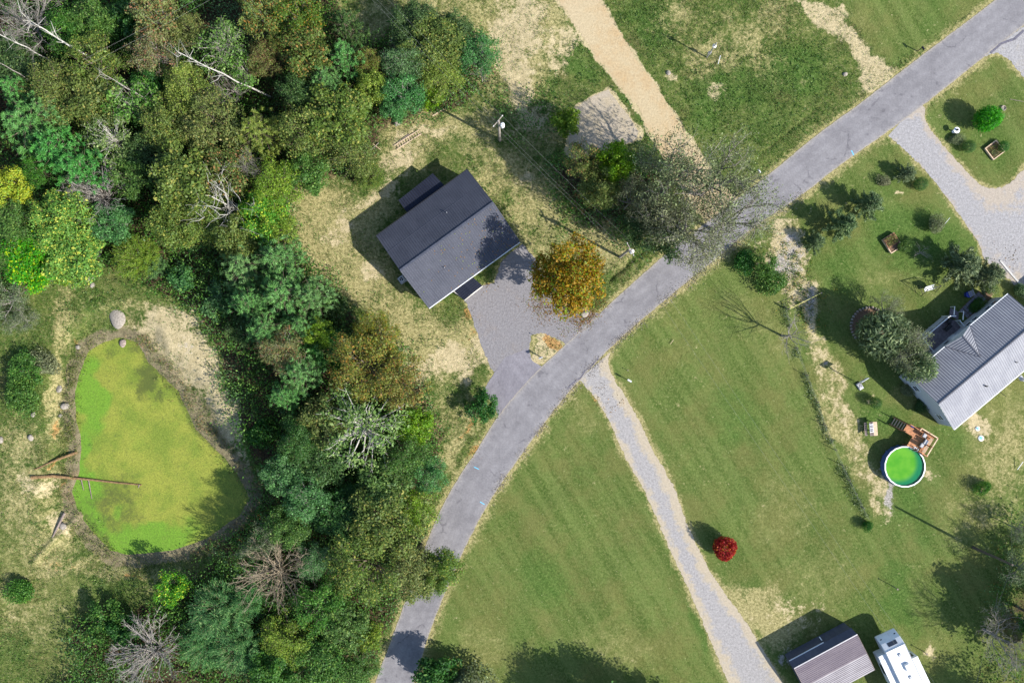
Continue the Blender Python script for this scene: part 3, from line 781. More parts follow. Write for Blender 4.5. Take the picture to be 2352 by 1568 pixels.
def proto_bare(seed, R=4.0, h=10.0, maxd=5, leafy=0, size=.2, kids=(2, 4), spread=.7, first=6, thick=1.0):
    g = np.random.default_rng(seed)
    wd = Wood(); tips = []
    tp = np.array([[0, 0, -.3], [.05, .05, h * .2], [0, .1, h * .42]])
    wd.tube(tp, [h * .024 + .05, h * .019, h * .015], 8)
    for k in range(first):
        a = 2 * math.pi * (k + g.random() * .6) / first
        el = g.uniform(.35, 1.1) if k else 1.4
        d = np.array([math.cos(a) * math.cos(el), math.sin(a) * math.cos(el), math.sin(el)])
        grow(wd, g, tp[2] * g.uniform(.75, 1.0), d, h * .27, h * .0105 * thick, 1, maxd, .07, spread, kids, tips)
    V = np.concatenate(wd.V)
    sc = R / np.percentile(np.hypot(V[:, 0], V[:, 1]), 98); zs = h / V[:, 2].max()
    for i in range(len(wd.V)): wd.V[i] = wd.V[i] * np.array([sc, sc, zs])
    tips = np.array(tips) * np.array([sc, sc, zs])
    cr = None
    if leafy:
        idx = g.integers(0, len(tips), leafy)
        pp = tips[idx] + g.normal(size=(leafy, 3)) * .28
        sz = g.uniform(.6, 1.3, leafy) * size
        cr = leaves("crown", pp, g.normal(size=(leafy, 3)) + np.array([0, 0, .6]), sz, sz * .55, np.clip(g.random(len(tips))[idx] * .6 + g.random(leafy) * .4, 0, 1), g.random(leafy), g)
    return wd.mesh("trunk"), cr, R, h

def proto_bush(seed, R=1.0, h=1.6, n=2600, ln=.13, asp=.6, cz=.5, rad=False, shell=.5, lobes=7, la=.2, stems=10):
    """dense bush: leaves in a lumpy ellipsoid shell"""
    g = np.random.default_rng(seed)
    d = nrmz(g.normal(size=(n * 2, 3))); d = d[d[:, 2] > -.75][:n]; n = len(d)
    lb = nrmz(g.normal(size=(lobes, 3))); a = g.uniform(-la, la, lobes)
    f = 1 + (np.clip(d @ lb.T, 0, 1) ** 3 * a).sum(1)
    u = 1 - (1 - g.random(n) ** shell) * .6
    pos = np.array([0, 0, cz * h]) + d * (f * u)[:, None] * np.array([R, R, h * .5])
    sz = g.uniform(.7, 1.3, n) * ln
    wd = Wood()
    wd.tube([[0, 0, -.1], [0, 0, h * .5]], [.05 * R + .01, .02], 5)
    for i in range(stems):
        e = pos[g.integers(0, n)] * .9
        wd.tube([[0, 0, .05], e * .5 + np.array([0, 0, .1]), e], [.03 * R, .02 * R, .006], 3)
    cl = vnoise(pos[:, 0] * 1.0, pos[:, 1] + pos[:, 2], R * .35, seed % 50)
    nr = d + g.normal(size=(n, 3)) * (.5 if not rad else .9)
    me = leaves("crown", pos, nr, sz, sz * asp, np.clip(cl * .8 + g.random(n) * .3, 0, 1), g.random(n), g, (d + np.array([0, 0, .7]) + g.normal(size=(n, 3)) * .25) if rad else None)
    return wd.mesh("trunk"), me, R, h

def proto_weep(seed, R=4.0, h=8.0, nb=150, per=75, ln=.38, w=.06):
    """willowy thicket: arching shoots carrying narrow leaves"""
    g = np.random.default_rng(seed)
    wd = Wood(); pp = []; tt = []; vv = []
    for i in range(nb):
        a = g.random() * 6.283; rr = R * g.random() ** .55
        e = np.array([math.cos(a) * rr, math.sin(a) * rr, h * (1 - .42 * (rr / R) ** 2) * g.uniform(.72, 1)])
        s = np.array([math.cos(a) * rr * .25, math.sin(a) * rr * .25, 0])
        wd.tube([s, s * .5 + e * .5 + np.array([0, 0, h * .1]), e], [.045, .025, .006], 3)
        f = .45 + .55 * g.random(per)
        base = s + (e - s) * f[:, None]
        out = nrmz(np.array([math.cos(a), math.sin(a), .35])[None] + g.normal(size=(per, 3)) * .45)
        pp.append(base + out * .3 * g.random((per, 1)) + g.normal(size=(per, 3)) * .18); tt.append(out)
        vv.append(np.clip(np.full(per, g.random()) * .7 + g.random(per) * .3, 0, 1))
    pp = np.concatenate(pp); n = len(pp)
    return wd.mesh("trunk"), leaves("crown", pp, g.normal(size=(n, 3)) * .6 + np.array([0, 0, 1.]), g.uniform(.7, 1.3, n) * ln, g.uniform(.8, 1.3, n) * w, np.concatenate(vv), g.random(n), g, np.concatenate(tt)), R, h

def proto_fan(seed, R=4.0, h=9.0, n=60, sub_=6):
    """many-stemmed leafless tree: shoots fanning out from a short stump"""
    g = np.random.default_rng(seed); wd = Wood()
    wd.tube([[0, 0, -.3], [0, 0, h * .16], [0, 0, h * .3]], [.24, .2, .16], 7)
    for i in range(n):
        a = g.random() * 6.283; rr = R * g.random() ** .5
        e = np.array([math.cos(a) * rr, math.sin(a) * rr, h * (1 - .35 * (rr / R) ** 2) * g.uniform(.75, 1)])
        s = np.array([g.normal() * .1, g.normal() * .1, h * g.uniform(.1, .3)])
        m1 = s + (e - s) * np.array([.35, .35, .45]) + g.normal(size=3) * .15; m2 = s + (e - s) * np.array([.7, .7, .78]) + g.normal(size=3) * .2
        wd.tube([s, m1, m2, e], [.075, .05, .03, .014], 4)
        for k in range(sub_):
            f = g.uniform(.35, 1); b = m1 * (1 - f) + m2 * f if g.random() < .5 else m2 * (1 - f) + e * f
            d = nrmz(e - s + g.normal(size=3) * (e - s + 1e-3).max() * .45 + g.normal(size=3) * .8)
            L = g.uniform(.5, 1.5); c = b + d * L * .5 + g.normal(size=3) * .07
            wd.tube([b, c, b + d * L], [.026, .017, .010], 3)
            for _ in range(2):
                d2 = nrmz(d + g.normal(size=3) * .55); wd.tube([c, c + d2 * L * .55], [.014, .009], 3)
    return wd.mesh("trunk"), None, R, h

def proto_cone(seed, R=1.3, h=3.8, n=4200, ln=.30, w=.055):
    """small conifer: upswept shoots round a narrow cone with a ragged outline"""
    g = np.random.default_rng(seed); wd = Wood(); wd.tube([[0, 0, -.1], [0, 0, h * .9]], [.07, .015], 5)
    nb = 46; pp = []; tt = []; vv = []
    for i in range(nb):
        z = h * (.05 + .9 * (i / nb)); a = i * 2.4 + g.random() * .6; L = R * (1 - z / h) ** .75 * g.uniform(.65, 1.15) + .12
        s = np.array([0, 0, z * .85]); e = np.array([math.cos(a) * L, math.sin(a) * L, z + L * .45])
        wd.tube([s, (s + e) / 2, e], [.022, .015, .006], 3)
        k = int(n / nb * (.35 + 1.1 * L / R)); f = .25 + .75 * g.random(k) ** .7
        pp.append(s + (e - s) * f[:, None] + g.normal(size=(k, 3)) * .085); tt.append(nrmz((e - s) + g.normal(size=(k, 3)) * .35 * L)); vv.append(np.clip(g.random() * .6 + g.random(k) * .4, 0, 1))
    pp = np.concatenate(pp); q = len(pp)
    return wd.mesh("trunk"), leaves("crown", pp, g.normal(size=(q, 3)) + np.array([0, 0, .6]), g.uniform(.6, 1.2, q) * ln, g.uniform(.8, 1.4, q) * w, np.concatenate(vv), g.random(q), g, np.concatenate(tt)), R, h

PROTO = {
    'redball': [proto_bush(161, R=1.4, h=2.6, n=5200, ln=.22, la=.35, rad=True, asp=.45, shell=.8, lobes=16)],
    'cone': [proto_cone(141), proto_cone(142), proto_cone(143)],
    'maple': [proto_broad(151, R=5.0, h=12, ncl=120, per=300, size=.20, crad=(.15, .28), flat=.42)],
    'fan': [proto_fan(131), proto_fan(132)],
    'broad': [proto_broad(s) for s in (1, 2, 3, 4)],
    'fine': [proto_broad(s, ncl=86, per=165, size=.195, crad=(.16, .3)) for s in (11, 12, 13)],
    'big': [proto_broad(s, R=5.0, h=12, ncl=100, per=190, size=.21, crad=(.15, .27)) for s in (21, 22)],
    'loose': [proto_broad(s, ncl=62, per=62, size=.23, crad=(.16, .3), limb=.085) for s in (31, 32)],
    'sycamore': [proto_broad(s, R=4.5, h=12, ncl=60, per=70, size=.24, crad=(.16, .3), limb=.10) for s in (41,)],
    'pine': [proto_pine(s) for s in (51, 52, 53)],
    'bare': [proto_bare(s, kids=(3, 4), spread=.6) for s in (61, 62)],
    'thinbare': [proto_bare(71, maxd=4, first=8, spread=.5)],
    'snag': [proto_bare(75, maxd=4, first=9, spread=1.0, kids=(2, 3))],
    'sparse': [proto_bare(s, R=4.5, h=10, leafy=6800, size=.20, kids=(3, 3), spread=.75, thick=1.9) for s in (81, 82)],
    'sparsel': [proto_bare(s, R=4.5, h=10, leafy=5000, size=.19, kids=(3, 3), spread=.75, thick=1.9) for s in (83,)],
    'bush': [proto_bush(s, R=1, h=1.6, n=3400, ln=.16, la=.55, shell=.85, lobes=14, rad=True, asp=.5) for s in (91, 92)],
    'bigbush': [proto_broad(s, R=2.6, h=3.8, ncl=34, per=120, size=.22, cz=.46, flat=.42, crad=(.2, .38), limb=.035) for s in (95, 96, 97)],
    'globe': [proto_bush(101, R=.9, h=1.6, n=3600, ln=.09, la=.05, asp=.5)],
    'spiky': [proto_bush(111, R=1.2, h=2.6, n=4200, ln=.30, asp=.2, rad=True, la=.2, shell=.9), proto_bush(112, R=1.2, h=2.6, n=3600, ln=.30, asp=.2, rad=True, la=.3, shell=1)],
    'weep': [proto_weep(s) for s in (121, 122)],
}

LM = {
    'olive': leafmat("olive_leaves", (.068, .100, .022), (.150, .170, .045), (.24, .19, .06), .88),
    'oliveb': leafmat("brown_olive_leaves", (.072, .098, .026), (.150, .168, .050), (.27, .15, .05), .86),
    'green': leafmat("green_leaves", (.038, .085, .018), (.085, .15, .034), (.15, .19, .06), .88),
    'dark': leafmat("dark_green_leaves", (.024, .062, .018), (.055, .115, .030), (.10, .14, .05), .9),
    'bright': leafmat("bright_green_leaves", (.055, .165, .018), (.13, .27, .03), (.36, .33, .04), .84),
    'yellow': leafmat("yellow_leaves", (.24, .24, .03), (.44, .36, .045), (.16, .22, .03), .8),
    'lime': leafmat("yellow_green_leaves", (.095, .15, .016), (.19, .23, .026), (.26, .25, .05), .88),
    'pale': leafmat("pale_green_leaves", (.085, .14, .042), (.17, .22, .075), (.24, .25, .12), .85),
    'tan': leafmat("tan_autumn_leaves", (.110, .115, .045), (.21, .195, .08), (.26, .12, .06), .84),
    'rust': leafmat("rust_red_leaves", (.11, .095, .035), (.22, .12, .05), (.14, .16, .05), .62),
    'gold': leafmat("golden_maple_leaves", (.22, .105, .014), (.37, .185, .024), (.17, .17, .03), .76),
    'goldolive': leafmat("gold_brown_leaves", (.115, .115, .022), (.21, .18, .04), (.28, .15, .03), .84),
    'pine': leafmat("pine_needles", (.044, .105, .038), (.115, .225, .080), (.14, .23, .11), .9, .25),
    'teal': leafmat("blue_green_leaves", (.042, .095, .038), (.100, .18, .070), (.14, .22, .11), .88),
    'willow': leafmat("willow_leaves", (.038, .098, .038), (.10, .19, .072), (.20, .25, .12), .85),
    'silver': leafmat("grey_green_leaves", (.055, .075, .038), (.125, .145, .085), (.24, .24, .16), .82),
    'browng': leafmat("sparse_brown_leaves", (.105, .092, .066), (.195, .170, .125), (.28, .25, .18), .82),
    'crimson': leafmat("crimson_leaves", (.17, .012, .035), (.36, .040, .09), (.45, .12, .02), .93),
    'grass': leafmat("shrub_green_leaves", (.035, .12, .012), (.09, .23, .022), (.14, .28, .04), .9),
    'box': leafmat("dark_shrub_leaves", (.015, .060, .012), (.038, .12, .020), (.06, .16, .03), .92),
}
def bark(name, a, b):
    t = NT(name); co = t.n("TexCoord").outputs[3]
    n = t.noise(5, 4, .7, co)
    return t.finish(t.mix(t.step(n, .3, .7), a, b), .9, n, .5, .02, .15)
BK = {
    'brown': bark("brown_bark", (.07, .055, .04), (.15, .12, .09)),
    'grey': bark("grey_bark", (.15, .135, .12), (.30, .275, .25)),
    'white': bark("white_bark", (.25, .24, .22), (.45, .43, .39)),
    'tan': bark("tan_bark", (.16, .13, .09), (.29, .24, .17)),
}
KIND = {  # kind: (prototype, leaves, bark)
    'olive': ('broad', 'olive', 'brown'), 'olivef': ('fine', 'olive', 'brown'), 'oliveb': ('fine', 'oliveb', 'brown'),
    'green': ('broad', 'green', 'brown'), 'greenf': ('fine', 'green', 'brown'), 'dark': ('broad', 'dark', 'brown'),
    'bright': ('broad', 'bright', 'brown'), 'yellow': ('fine', 'yellow', 'brown'), 'lime': ('fine', 'lime', 'brown'),
    'pale': ('loose', 'pale', 'grey'), 'tan': ('fine', 'tan', 'grey'), 'rust': ('fine', 'rust', 'brown'),
    'gold': ('maple', 'gold', 'brown'), 'juniper': ('cone', 'silver', 'grey'), 'goldolive': ('big', 'goldolive', 'brown'), 'pine': ('pine', 'pine', 'brown'),
    'darkpine': ('pine', 'dark', 'brown'), 'limepine': ('pine', 'lime', 'brown'), 'teal': ('fine', 'teal', 'grey'), 'bigolive': ('big', 'olive', 'brown'),
    'sycamore': ('sycamore', 'pale', 'white'), 'bare': ('bare', None, 'grey'), 'baretan': ('fan', None, 'tan'), 'greyfan': ('fan', None, 'grey'), 'baregrey': ('thinbare', None, 'grey'),
    'snag': ('snag', None, 'white'), 'sparse': ('sparse', 'browng', 'grey'), 'sparselight': ('sparsel', 'browng', 'grey'), 'sparsegreen': ('sparse', 'silver', 'grey'),
    'willow': ('weep', 'willow', 'tan'), 'willowlime': ('weep', 'lime', 'tan'), 'willowolive': ('weep', 'olive', 'tan'),
    'bush': ('bush', 'green', 'brown'), 'bushdark': ('bush', 'dark', 'brown'), 'bigbush': ('bigbush', 'green', 'brown'), 'bigdark': ('bigbush', 'dark', 'brown'),
    'bigbright': ('bigbush', 'bright', 'brown'), 'biglime': ('bigbush', 'lime', 'brown'), 'bigteal': ('bigbush', 'teal', 'grey'),
    'globe': ('globe', 'box', 'brown'), 'globegreen': ('spiky', 'grass', 'brown'), 'silver': ('spiky', 'silver', 'grey'), 'crimson': ('redball', 'crimson', 'brown'), 'brownbush': ('bush', 'browng', 'brown'),
}
SHRUBS = {'cone', 'redball', 'bush', 'bigbush', 'globe', 'spiky'}
CZ = {'redball': .5, 'cone': .35, 'bush': .5, 'bigbush': .5, 'globe': .5, 'spiky': .5, 'weep': .75}
_cnt = {}
def tree(x, y, r, h, kind, label, ground_at=False, vs=None):
    """x, y, r: crown centre and radius on the sheet; h: height in metres"""
    pk, lf, bk = KIND[kind]
    if x < 1140 and h > 6: h *= .80
    _cnt[pk] = _cnt.get(pk, -1) + 1
    tr, cr, R0, h0 = PROTO[pk][_cnt[pk] % len(PROTO[pk])]
    cz = CZ.get(pk, .66) * h
    base = P(x, y, cz) if not ground_at else P(x, y, 0)
    rw = r / S * (H - cz) / H * (1.14 if pk in ('broad', 'fine', 'big', 'loose', 'pine', 'sycamore', 'bare', 'thinbare', 'sparse', 'sparsel', 'fan', 'maple') else 1.0)
    shrub = pk in SHRUBS
    nm = 'shrub' if shrub else 'tree'
    root = empty(nm, (base.x, base.y, 0), random.uniform(0, 6.283), label, nm, ('shrubs' if shrub else 'trees') + ' with ' + (lf and LM[lf].name.replace('_', ' ') or 'bare branches'))
    sxy = rw / R0
    root.scale = (sxy * random.uniform(.95, 1.05), sxy * random.uniform(.95, 1.05), h / h0)
    for nm2, me, mt in (('trunk', tr, BK[bk]), ('crown', cr, LM[lf] if lf else None)):
        if me is None: continue
        if not me.materials: me.materials.append(mt)
        o = bpy.data.objects.new(nm2, me); COL.objects.link(o); o.parent = root
        o.material_slots[0].link = 'OBJECT'; o.material_slots[0].material = mt
    return root

TREES = [
 # top left corner and upper wood
 (45,45,78,13,'bare',"pale grey leafless tree in the top left corner of the photo"),
 (150,78,48,9,'green',"dark green leafy tree right of the leafless corner tree"),
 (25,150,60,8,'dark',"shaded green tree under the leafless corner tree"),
 (215,45,55,8,'greenf',"green tree on the top edge near the corner"),
 (120,212,66,11,'olivef',"olive tree left of the thin wire, below the fallen grey trunk"),
 (222,150,62,11,'olivef',"olive green tree with the thin wires passing right of it"),
 (215,228,60,10,'olive',"yellowish olive tree between the blue green pine and the wires"),
 (300,235,58,11,'pale',"pale green tree beside a leaning white trunk"),
 (290,55,60,6,'bigdark',"low shaded thicket on the top edge beside the brown clearing"),
 (362,45,56,12,'tan',"tan brown tree on the top edge left of centre"),
 (355,118,54,12,'tan',"tan tree with rusty leaves just above the broken white trunk"),
 (428,72,40,10,'olivef',"small olive tree between tan tree and pale green tree"),
 (508,98,66,12,'pale',"large pale green tree with grey limbs in the upper wood"),
 (560,160,40,9,'pale',"smaller pale green tree below the large pale one"),
 (525,195,50,8,'bare',"grey leafless tree in the middle of the upper wood"),
 (606,40,52,13,'tan',"tall tan tree on the top edge above the red leaved tree"),
 (604,135,40,11,'rust',"red and brown tree in the upper wood"),
 (690,38,56,13,'oliveb',"brownish olive tree on the top edge"),
 (700,115,58,13,'oliveb',"brownish olive tree left of the green pines"),
 (640,95,32,11,'oliveb',"narrow brown olive tree between red tree and large olives"),
 (795,58,44,12,'darkpine',"dark green pine at the top edge of the meadow"),
 (792,130,48,12,'pine',"green pine standing on the wood's upper right edge"),
 (748,185,45,11,'pine',"blue green pine behind the edge pine"),
 (845,140,30,9,'rust',"orange brown tree by the dark gap at the wood's edge"),
 (850,205,38,9,'lime',"yellow green tree left of the blue green willows"),
 (688,205,48,10,'dark',"dark green tree in the middle of the upper wood"),
 # clump around the power wires
 (948,52,50,8,'dark',"dark green tree at the top of the clump under the wires"),
 (925,140,50,9,'teal',"blue green tree in the clump left of the wires"),
 (930,215,50,9,'teal',"blue green tree at the foot of the wire clump"),
 (905,250,30,6,'teal',"small blue green tree at the clump's lower left"),
 (1002,100,60,9,'olive',"olive tree crossed by the overhead wires"),
 (1012,180,50,8,'lime',"yellow green tree below the overhead wires"),
 (990,225,30,5,'biglime',"low yellow green bush at the tip of the pole shadow"),
 (1097,122,48,8,'teal',"round blue green tree at the right end of the wire clump"),
 (1105,165,28,6,'baregrey',"grey bare twiggy tree at the foot of the round blue green tree"),
 (1045,70,38,7,'dark',"dark olive tree on the upper edge of the wire clump"),
 # middle of the left wood
 (775,262,76,12,'olivef',"large speckled olive tree above the ladder"),
 (800,345,58,10,'olivef',"speckled olive tree left of the bare yard soil"),
 (705,300,58,12,'olivef',"olive tree between the yellow cedar and the speckled tree"),
 (715,395,50,9,'greenf',"green tree at the wood's edge above the straw lawn"),
 (845,400,36,5,'willowolive',"thin twiggy thicket beside the bare soil behind the house"),
 (590,300,58,13,'limepine',"bright yellow green cedar in the middle of the wood"),
 (428,205,62,12,'lime',"yellow green tree left of the grey leafless one"),
 (480,285,74,13,'olivef',"broad olive tree left of the yellow cedar"),
 (385,290,58,12,'olive',"olive tree in the centre of the left wood"),
 (345,190,45,9,'dark',"dark green tree behind the leaning white trunk"),
 (62,285,70,13,'pine',"large blue green pine on the left edge"),
 (125,345,62,13,'pine',"blue green pine right of the left edge pine"),
 (38,205,42,11,'pine',"smaller green pine on the left edge below the grey trunk"),
 (182,388,58,12,'pine',"green pine at the lower end of the pine row"),
 (110,250,40,11,'pine',"green pine at the upper end of the pine row"),
 (248,312,60,11,'sycamore',"sparse pale green tree with white limbs"),
 (30,428,46,11,'yellow',"yellow autumn tree on the left edge"),
 (85,395,40,9,'greenf',"green tree between yellow tree and pines"),
 (215,442,70,10,'greyfan',"tan grey leafless tree below the pine row"),
 (300,400,50,9,'greenf',"dark olive tree right of the grey leafless tree"),
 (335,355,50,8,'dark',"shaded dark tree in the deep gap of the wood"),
 (428,410,70,13,'olive',"olive tree left of the big white limbed snag"),
 (520,385,60,12,'oliveb',"brown olive tree above the big white limbed snag"),
 (470,500,60,10,'olive',"olive tree right below the big white limbed snag"),
 (505,462,95,15,'snag',"huge dead tree with thick white limbs in the wood"),
 (575,385,40,13,'bare',"small leafless pale crown above the dead snag"),
 (625,430,60,12,'lime',"bright yellow green tree at the wood's right edge"),
 (600,500,55,11,'bright',"bright green tree right below the dead snag"),
 (640,520,42,10,'lime',"yellow green tree touching the straw lawn"),
 (405,510,55,12,'olive',"olive tree above the dark hollow"),
 (540,545,48,11,'olive',"olive tree over the top of the big pines"),
 # left edge below
 (45,500,62,10,'green',"green tree below the yellow tree on the left edge"),
 (135,500,66,11,'bright',"bright green tree above the yellow leaved thicket"),
 (80,590,70,8,'bright',"bright green and yellow tree by the pond's upper end, on the left"),
 (165,585,66,8,'bright',"bright green tree nearest the stones above the pond"),
 (120,625,45,6,'biglime',"yellow green bush at the foot of the bright trees"),
 (15,590,45,8,'green',"green tree at the left edge beside the bright trees"),
 (255,505,48,8,'teal',"pale blue green tree below the grey leafless one"),
 (300,590,58,5,'willowlime',"yellow green willow thicket above the pond bank"),
 (350,610,30,3,'willow',"small green willow by the dark hollow"),
 # big pines beside the straw lawn
 (560,610,60,12,'pine',"blue green pine at the left side of the pine group near the house"),
 (640,590,58,13,'pine',"blue green pine at the top of the pine group near the house"),
 (575,690,52,12,'pine',"blue green pine beside the dark hollow"),
 (650,670,66,14,'pine',"tallest blue green pine of the group near the house"),
 (715,680,52,12,'pine',"pine nearest the straw lawn"),
 (610,755,52,12,'pine',"pine at the foot of the group near the house"),
 (695,745,45,11,'pine',"pine below the straw lawn's dark bush"),
 (642,800,54,12,'tan',"tan leaved tree among the pines"),
 (690,850,58,12,'pine',"pale blue green pine below the tan tree"),
 (655,905,42,11,'pine',"small pine at the lower end of the group"),
 (728,765,36,10,'lime',"yellow tinted tree between pines and golden brown oak"),
 (770,700,32,4,'bigdark',"dark bush on the edge of the straw lawn"),
 (745,800,50,8,'dark',"shaded dark tree beside the golden brown oak"),
 # golden brown oak, sycamore
 (838,835,84,13,'goldolive',"large golden brown oak below the straw lawn"),
 (915,875,60,11,'goldolive',"golden brown tree right of the large oak"),
 (860,770,50,10,'goldolive',"golden tree at the top of the large oak"),
 (832,985,98,13,'sycamore',"pale sycamore with white branches"),
 (750,960,60,9,'olivef',"shaded olive tree left of the white sycamore"),
 (930,1055,60,10,'greenf',"green tree right below the white sycamore"),
 (985,1085,42,9,'teal',"blue green tree leaning towards the road"),
 (955,985,42,8,'lime',"yellow green tree between sycamore and road bank"),
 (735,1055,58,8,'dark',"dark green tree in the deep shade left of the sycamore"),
 (880,1120,58,10,'green',"green tree below the white sycamore"),
 # oaks by the road
 (885,1195,84,12,'bigolive',"large olive green oak beside the road"),
 (845,1290,84,12,'bigolive',"large yellow olive oak left of the overhanging branches"),
 (930,1300,60,11,'olive',"olive tree at the road edge"),
 (1012,1312,44,9,'olive',"olive green crown hanging over the road"),
 (968,1318,48,9,'olive',"olive tree joining the oaks to the overhanging crown"),
 (955,1170,50,9,'lime',"yellow green tree at the road edge above the overhanging crown"),
 (790,1180,60,8,'dark',"dark green tree in shade left of the large olive oak"),
 (700,1150,54,11,'teal',"shaded blue green tree right of the pond"),
 (650,1085,48,10,'teal',"shaded blue green tree above the pond's right end"),
 (612,1235,36,9,'sparsegreen',"thin twiggy tree at the pond's lower right end"),
 (575,1262,30,8,'sparsegreen',"thin shaded tree on the pond's bottom bank"),
 (680,1010,46,12,'dark',"dark tree in the hollow between pond and sycamore"),
 (590,990,30,3,'bushdark',"low dark shrub on the shaded bank right of the pond"),
 (560,760,40,4,'bigdark',"dark bush in the hollow left of the pines"),
 (500,690,46,4,'bigteal',"blue green bush in the dark hollow"),
 (420,640,34,3,'bigteal',"small blue green bush at the top of the dark hollow"),
 (600,1225,24,5,'pine',"little pine at the lower right of the pond"),
 (660,1215,46,10,'green',"green tree below the little pine"),
 # bottom of the wood
 (625,1325,82,11,'baretan',"large tan leafless tree with fanned branches"),
 (720,1290,46,8,'teal',"blue green tree right of the tan leafless tree"),
 (495,1420,78,8,'willow',"big grey green willow thicket at the bottom of the wood"),
 (540,1500,72,8,'willow',"grey green willow thicket on the bottom edge"),
 (455,1490,60,7,'willow',"grey green willow thicket right of the bare bottom tree"),
 (560,1390,44,6,'willow',"willow thicket between pond end and tan leafless tree"),
 (395,1352,42,5,'bigbright',"bright yellow green bush below the pond"),
 (340,1505,84,8,'greyfan',"grey leafless tree on the bottom edge"),
 (235,1430,50,3.5,'bigbush',"dark green bush in the lower left meadow"),
 (290,1450,46,4,'bigdark',"dark thicket left of the bare bottom tree"),
 (740,1390,60,9,'greenf',"green tree below the large oaks"),
 (795,1445,54,8,'greenf',"green tree near the road's dry bank"),
 (655,1470,60,8,'lime',"yellow green tree near the bottom edge"),
 (735,1525,60,8,'green',"green tree on the bottom edge"),
 (625,1550,55,8,'green',"green tree at the bottom edge below the yellow one"),
 (850,1460,36,5,'biglime',"olive bush at the road's dry bank"),
 (820,1535,44,6,'green',"green tree at the bottom edge near the road"),
 # left of the pond
 (62,850,42,2.4,'bigbush',"green bush at the left edge beside the pond"),
 (50,905,34,2.0,'bush',"lower green bush at the left edge beside the pond"),
 (108,845,26,1.6,'brownbush',"brown shrub beside the green bush left of the pond"),
 (48,1358,26,1.4,'bush',"lone green shrub in the lower left meadow"),
 (20,690,48,4,'sparsegreen',"thin grey twiggy tree on the left edge"),
 (45,735,38,3,'sparsegreen',"pale twiggy tree left of the dry pond bank"),
 # between the roads
 (1301,284,37,4.5,'biglime',"round yellow green tree on the corner of the pale pad"),
 (1345,372,44,12,'oliveb',"brownish olive tree below the pale pad"),
 (1408,368,44,12.5,'lime',"yellowish olive tree right below the pale pad"),
 (1380,425,46,11,'olive',"olive tree behind the two trees at the pad"),
 (1500,520,62,7,'dark',"dark green tree under the big sparse tree"),
 (1455,455,44,12,'sparse',"thin brown tree left of the big sparse one"),
 (1560,395,92,19,'sparse',"upper crown of brown sparse trees over the dirt road"),
 (1655,400,98,19,'sparselight',"brown sparse tree reaching the meadow"),
 (1590,520,88,16.5,'sparse',"brown sparse tree overhanging the road from the left"),
 (1690,500,84,16,'sparselight',"brown sparse tree overhanging the road on the right"),
 (1520,470,60,14,'sparse',"brown sparse tree at the left of the overhanging group"),
 (1303,640,77,12.5,'gold',"golden orange maple in front of the dark roofed house"),
 (1757,612,34,3.6,'bigbush',"green bush at the start of the sandy track"),
 (1785,655,26,2,'bush',"small green shrub beside the sandy track"),
 (1710,600,22,1.6,'bushdark',"dark shrub on the verge under the sparse trees"),
 (1828,770,52,8,'baregrey',"leafless tree casting a long fanned shadow on the lawn"),
 (1104,935,40,3.2,'bigdark',"dark green bush at the road edge beside the apron"),
 (1667,1262,29,2.9,'crimson',"small crimson tree beside the long gravel driveway"),
 # right garden
 (2028,768,62,7,'silver',"large grey green tree on the round stone flower bed"),
 (2080,800,50,8,'sparse',"thin brown leaved tree beside the white porch"),
 (2108,832,46,7,'silver',"grey green tree touching the grey metal roof"),
 (2040,712,36,5,'sparse',"thin tree behind the stone flower bed"),
 (1993,470,34,4.6,'juniper',"grey green conifer second from the road"),
 (1932,518,36,5.0,'juniper',"grey green conifer beside the sandy track"),
 (1872,556,26,3.0,'juniper',"small grey green shrub against the sandy track"),
 (2082,400,24,2.6,'juniper',"pale grey green shrub beside a round dark one"),
 (2115,423,17,1.5,'globe',"round dark shrub nearest the gravel driveway"),
 (2034,420,12,1.0,'brownbush',"tiny brown shrub between conifers and driveway"),
 (2150,516,17,1.6,'brownbush',"reddish brown shrub in the middle of the garden"),
 (2208,612,46,5.4,'juniper',"large grey green juniper in front of the house"),
 (2268,632,36,4.6,'juniper',"grey green juniper at the driveway end"),
 (2120,580,20,2.2,'baregrey',"small bare shrub in the shade of the juniper"),
 (2268,273,31,3.6,'globegreen',"largest bright green round shrub in the island lawn"),
 (2226,336,16,1.5,'globe',"round dark shrub beside the gravel driveway mouth"),
 (2305,336,13,1.2,'globe',"small round dark shrub touching the square wooden planter"),
 (2193,316,13,.7,'brownbush',"dry brown tuft behind the white bird bath"),
 (2012,925,14,1.6,'globe',"small round dark shrub below the basketball hoop"),
 (1992,1207,10,1.2,'bushdark',"tiny dark shrub alone on the lower lawn"),
 (2264,1122,15,1.5,'bush',"small green shrub in the small corner planter"),
 (2078,566,14,1.2,'bush',"green shrub leaning on the straw covered bed"),
 (2112,930,16,1.0,'bushdark',"dark shrub against the house gable wall"),
 (2085,895,14,1.0,'brownbush',"brown shrub against the house gable wall"),
 (2346,664,18,1.6,'silver',"grey shrub in the shade at the right edge"),
 (2240,700,16,.8,'bush',"low green shrub in the shaded bed behind the porch"),
 (2275,660,14,.7,'bush',"bright low plant at the house corner"),
 # lower right
 (2325,1485,74,9,'bare',"grey leafless tree in the bottom right corner"),
 (2352,1218,30,5,'sparsegreen',"sparse green tree on the right edge"),
 (2362,1312,45,6,'sparsegreen',"grey green tree on the right edge below the wire pole"),
 (2390,1420,40,7,'green',"green tree on the right edge above the bare tree"),
 (1000,1545,52,5,'bigdark',"dark green bush on the bottom edge right of the road"),
 (1060,1562,40,4,'brownbush',"brown and green bush on the bottom edge right of the road"),
 # trees just outside the picture whose shade falls into it
 (1395,1690,84,9,'dark',"dense dark tree below the bottom edge, left of three"),
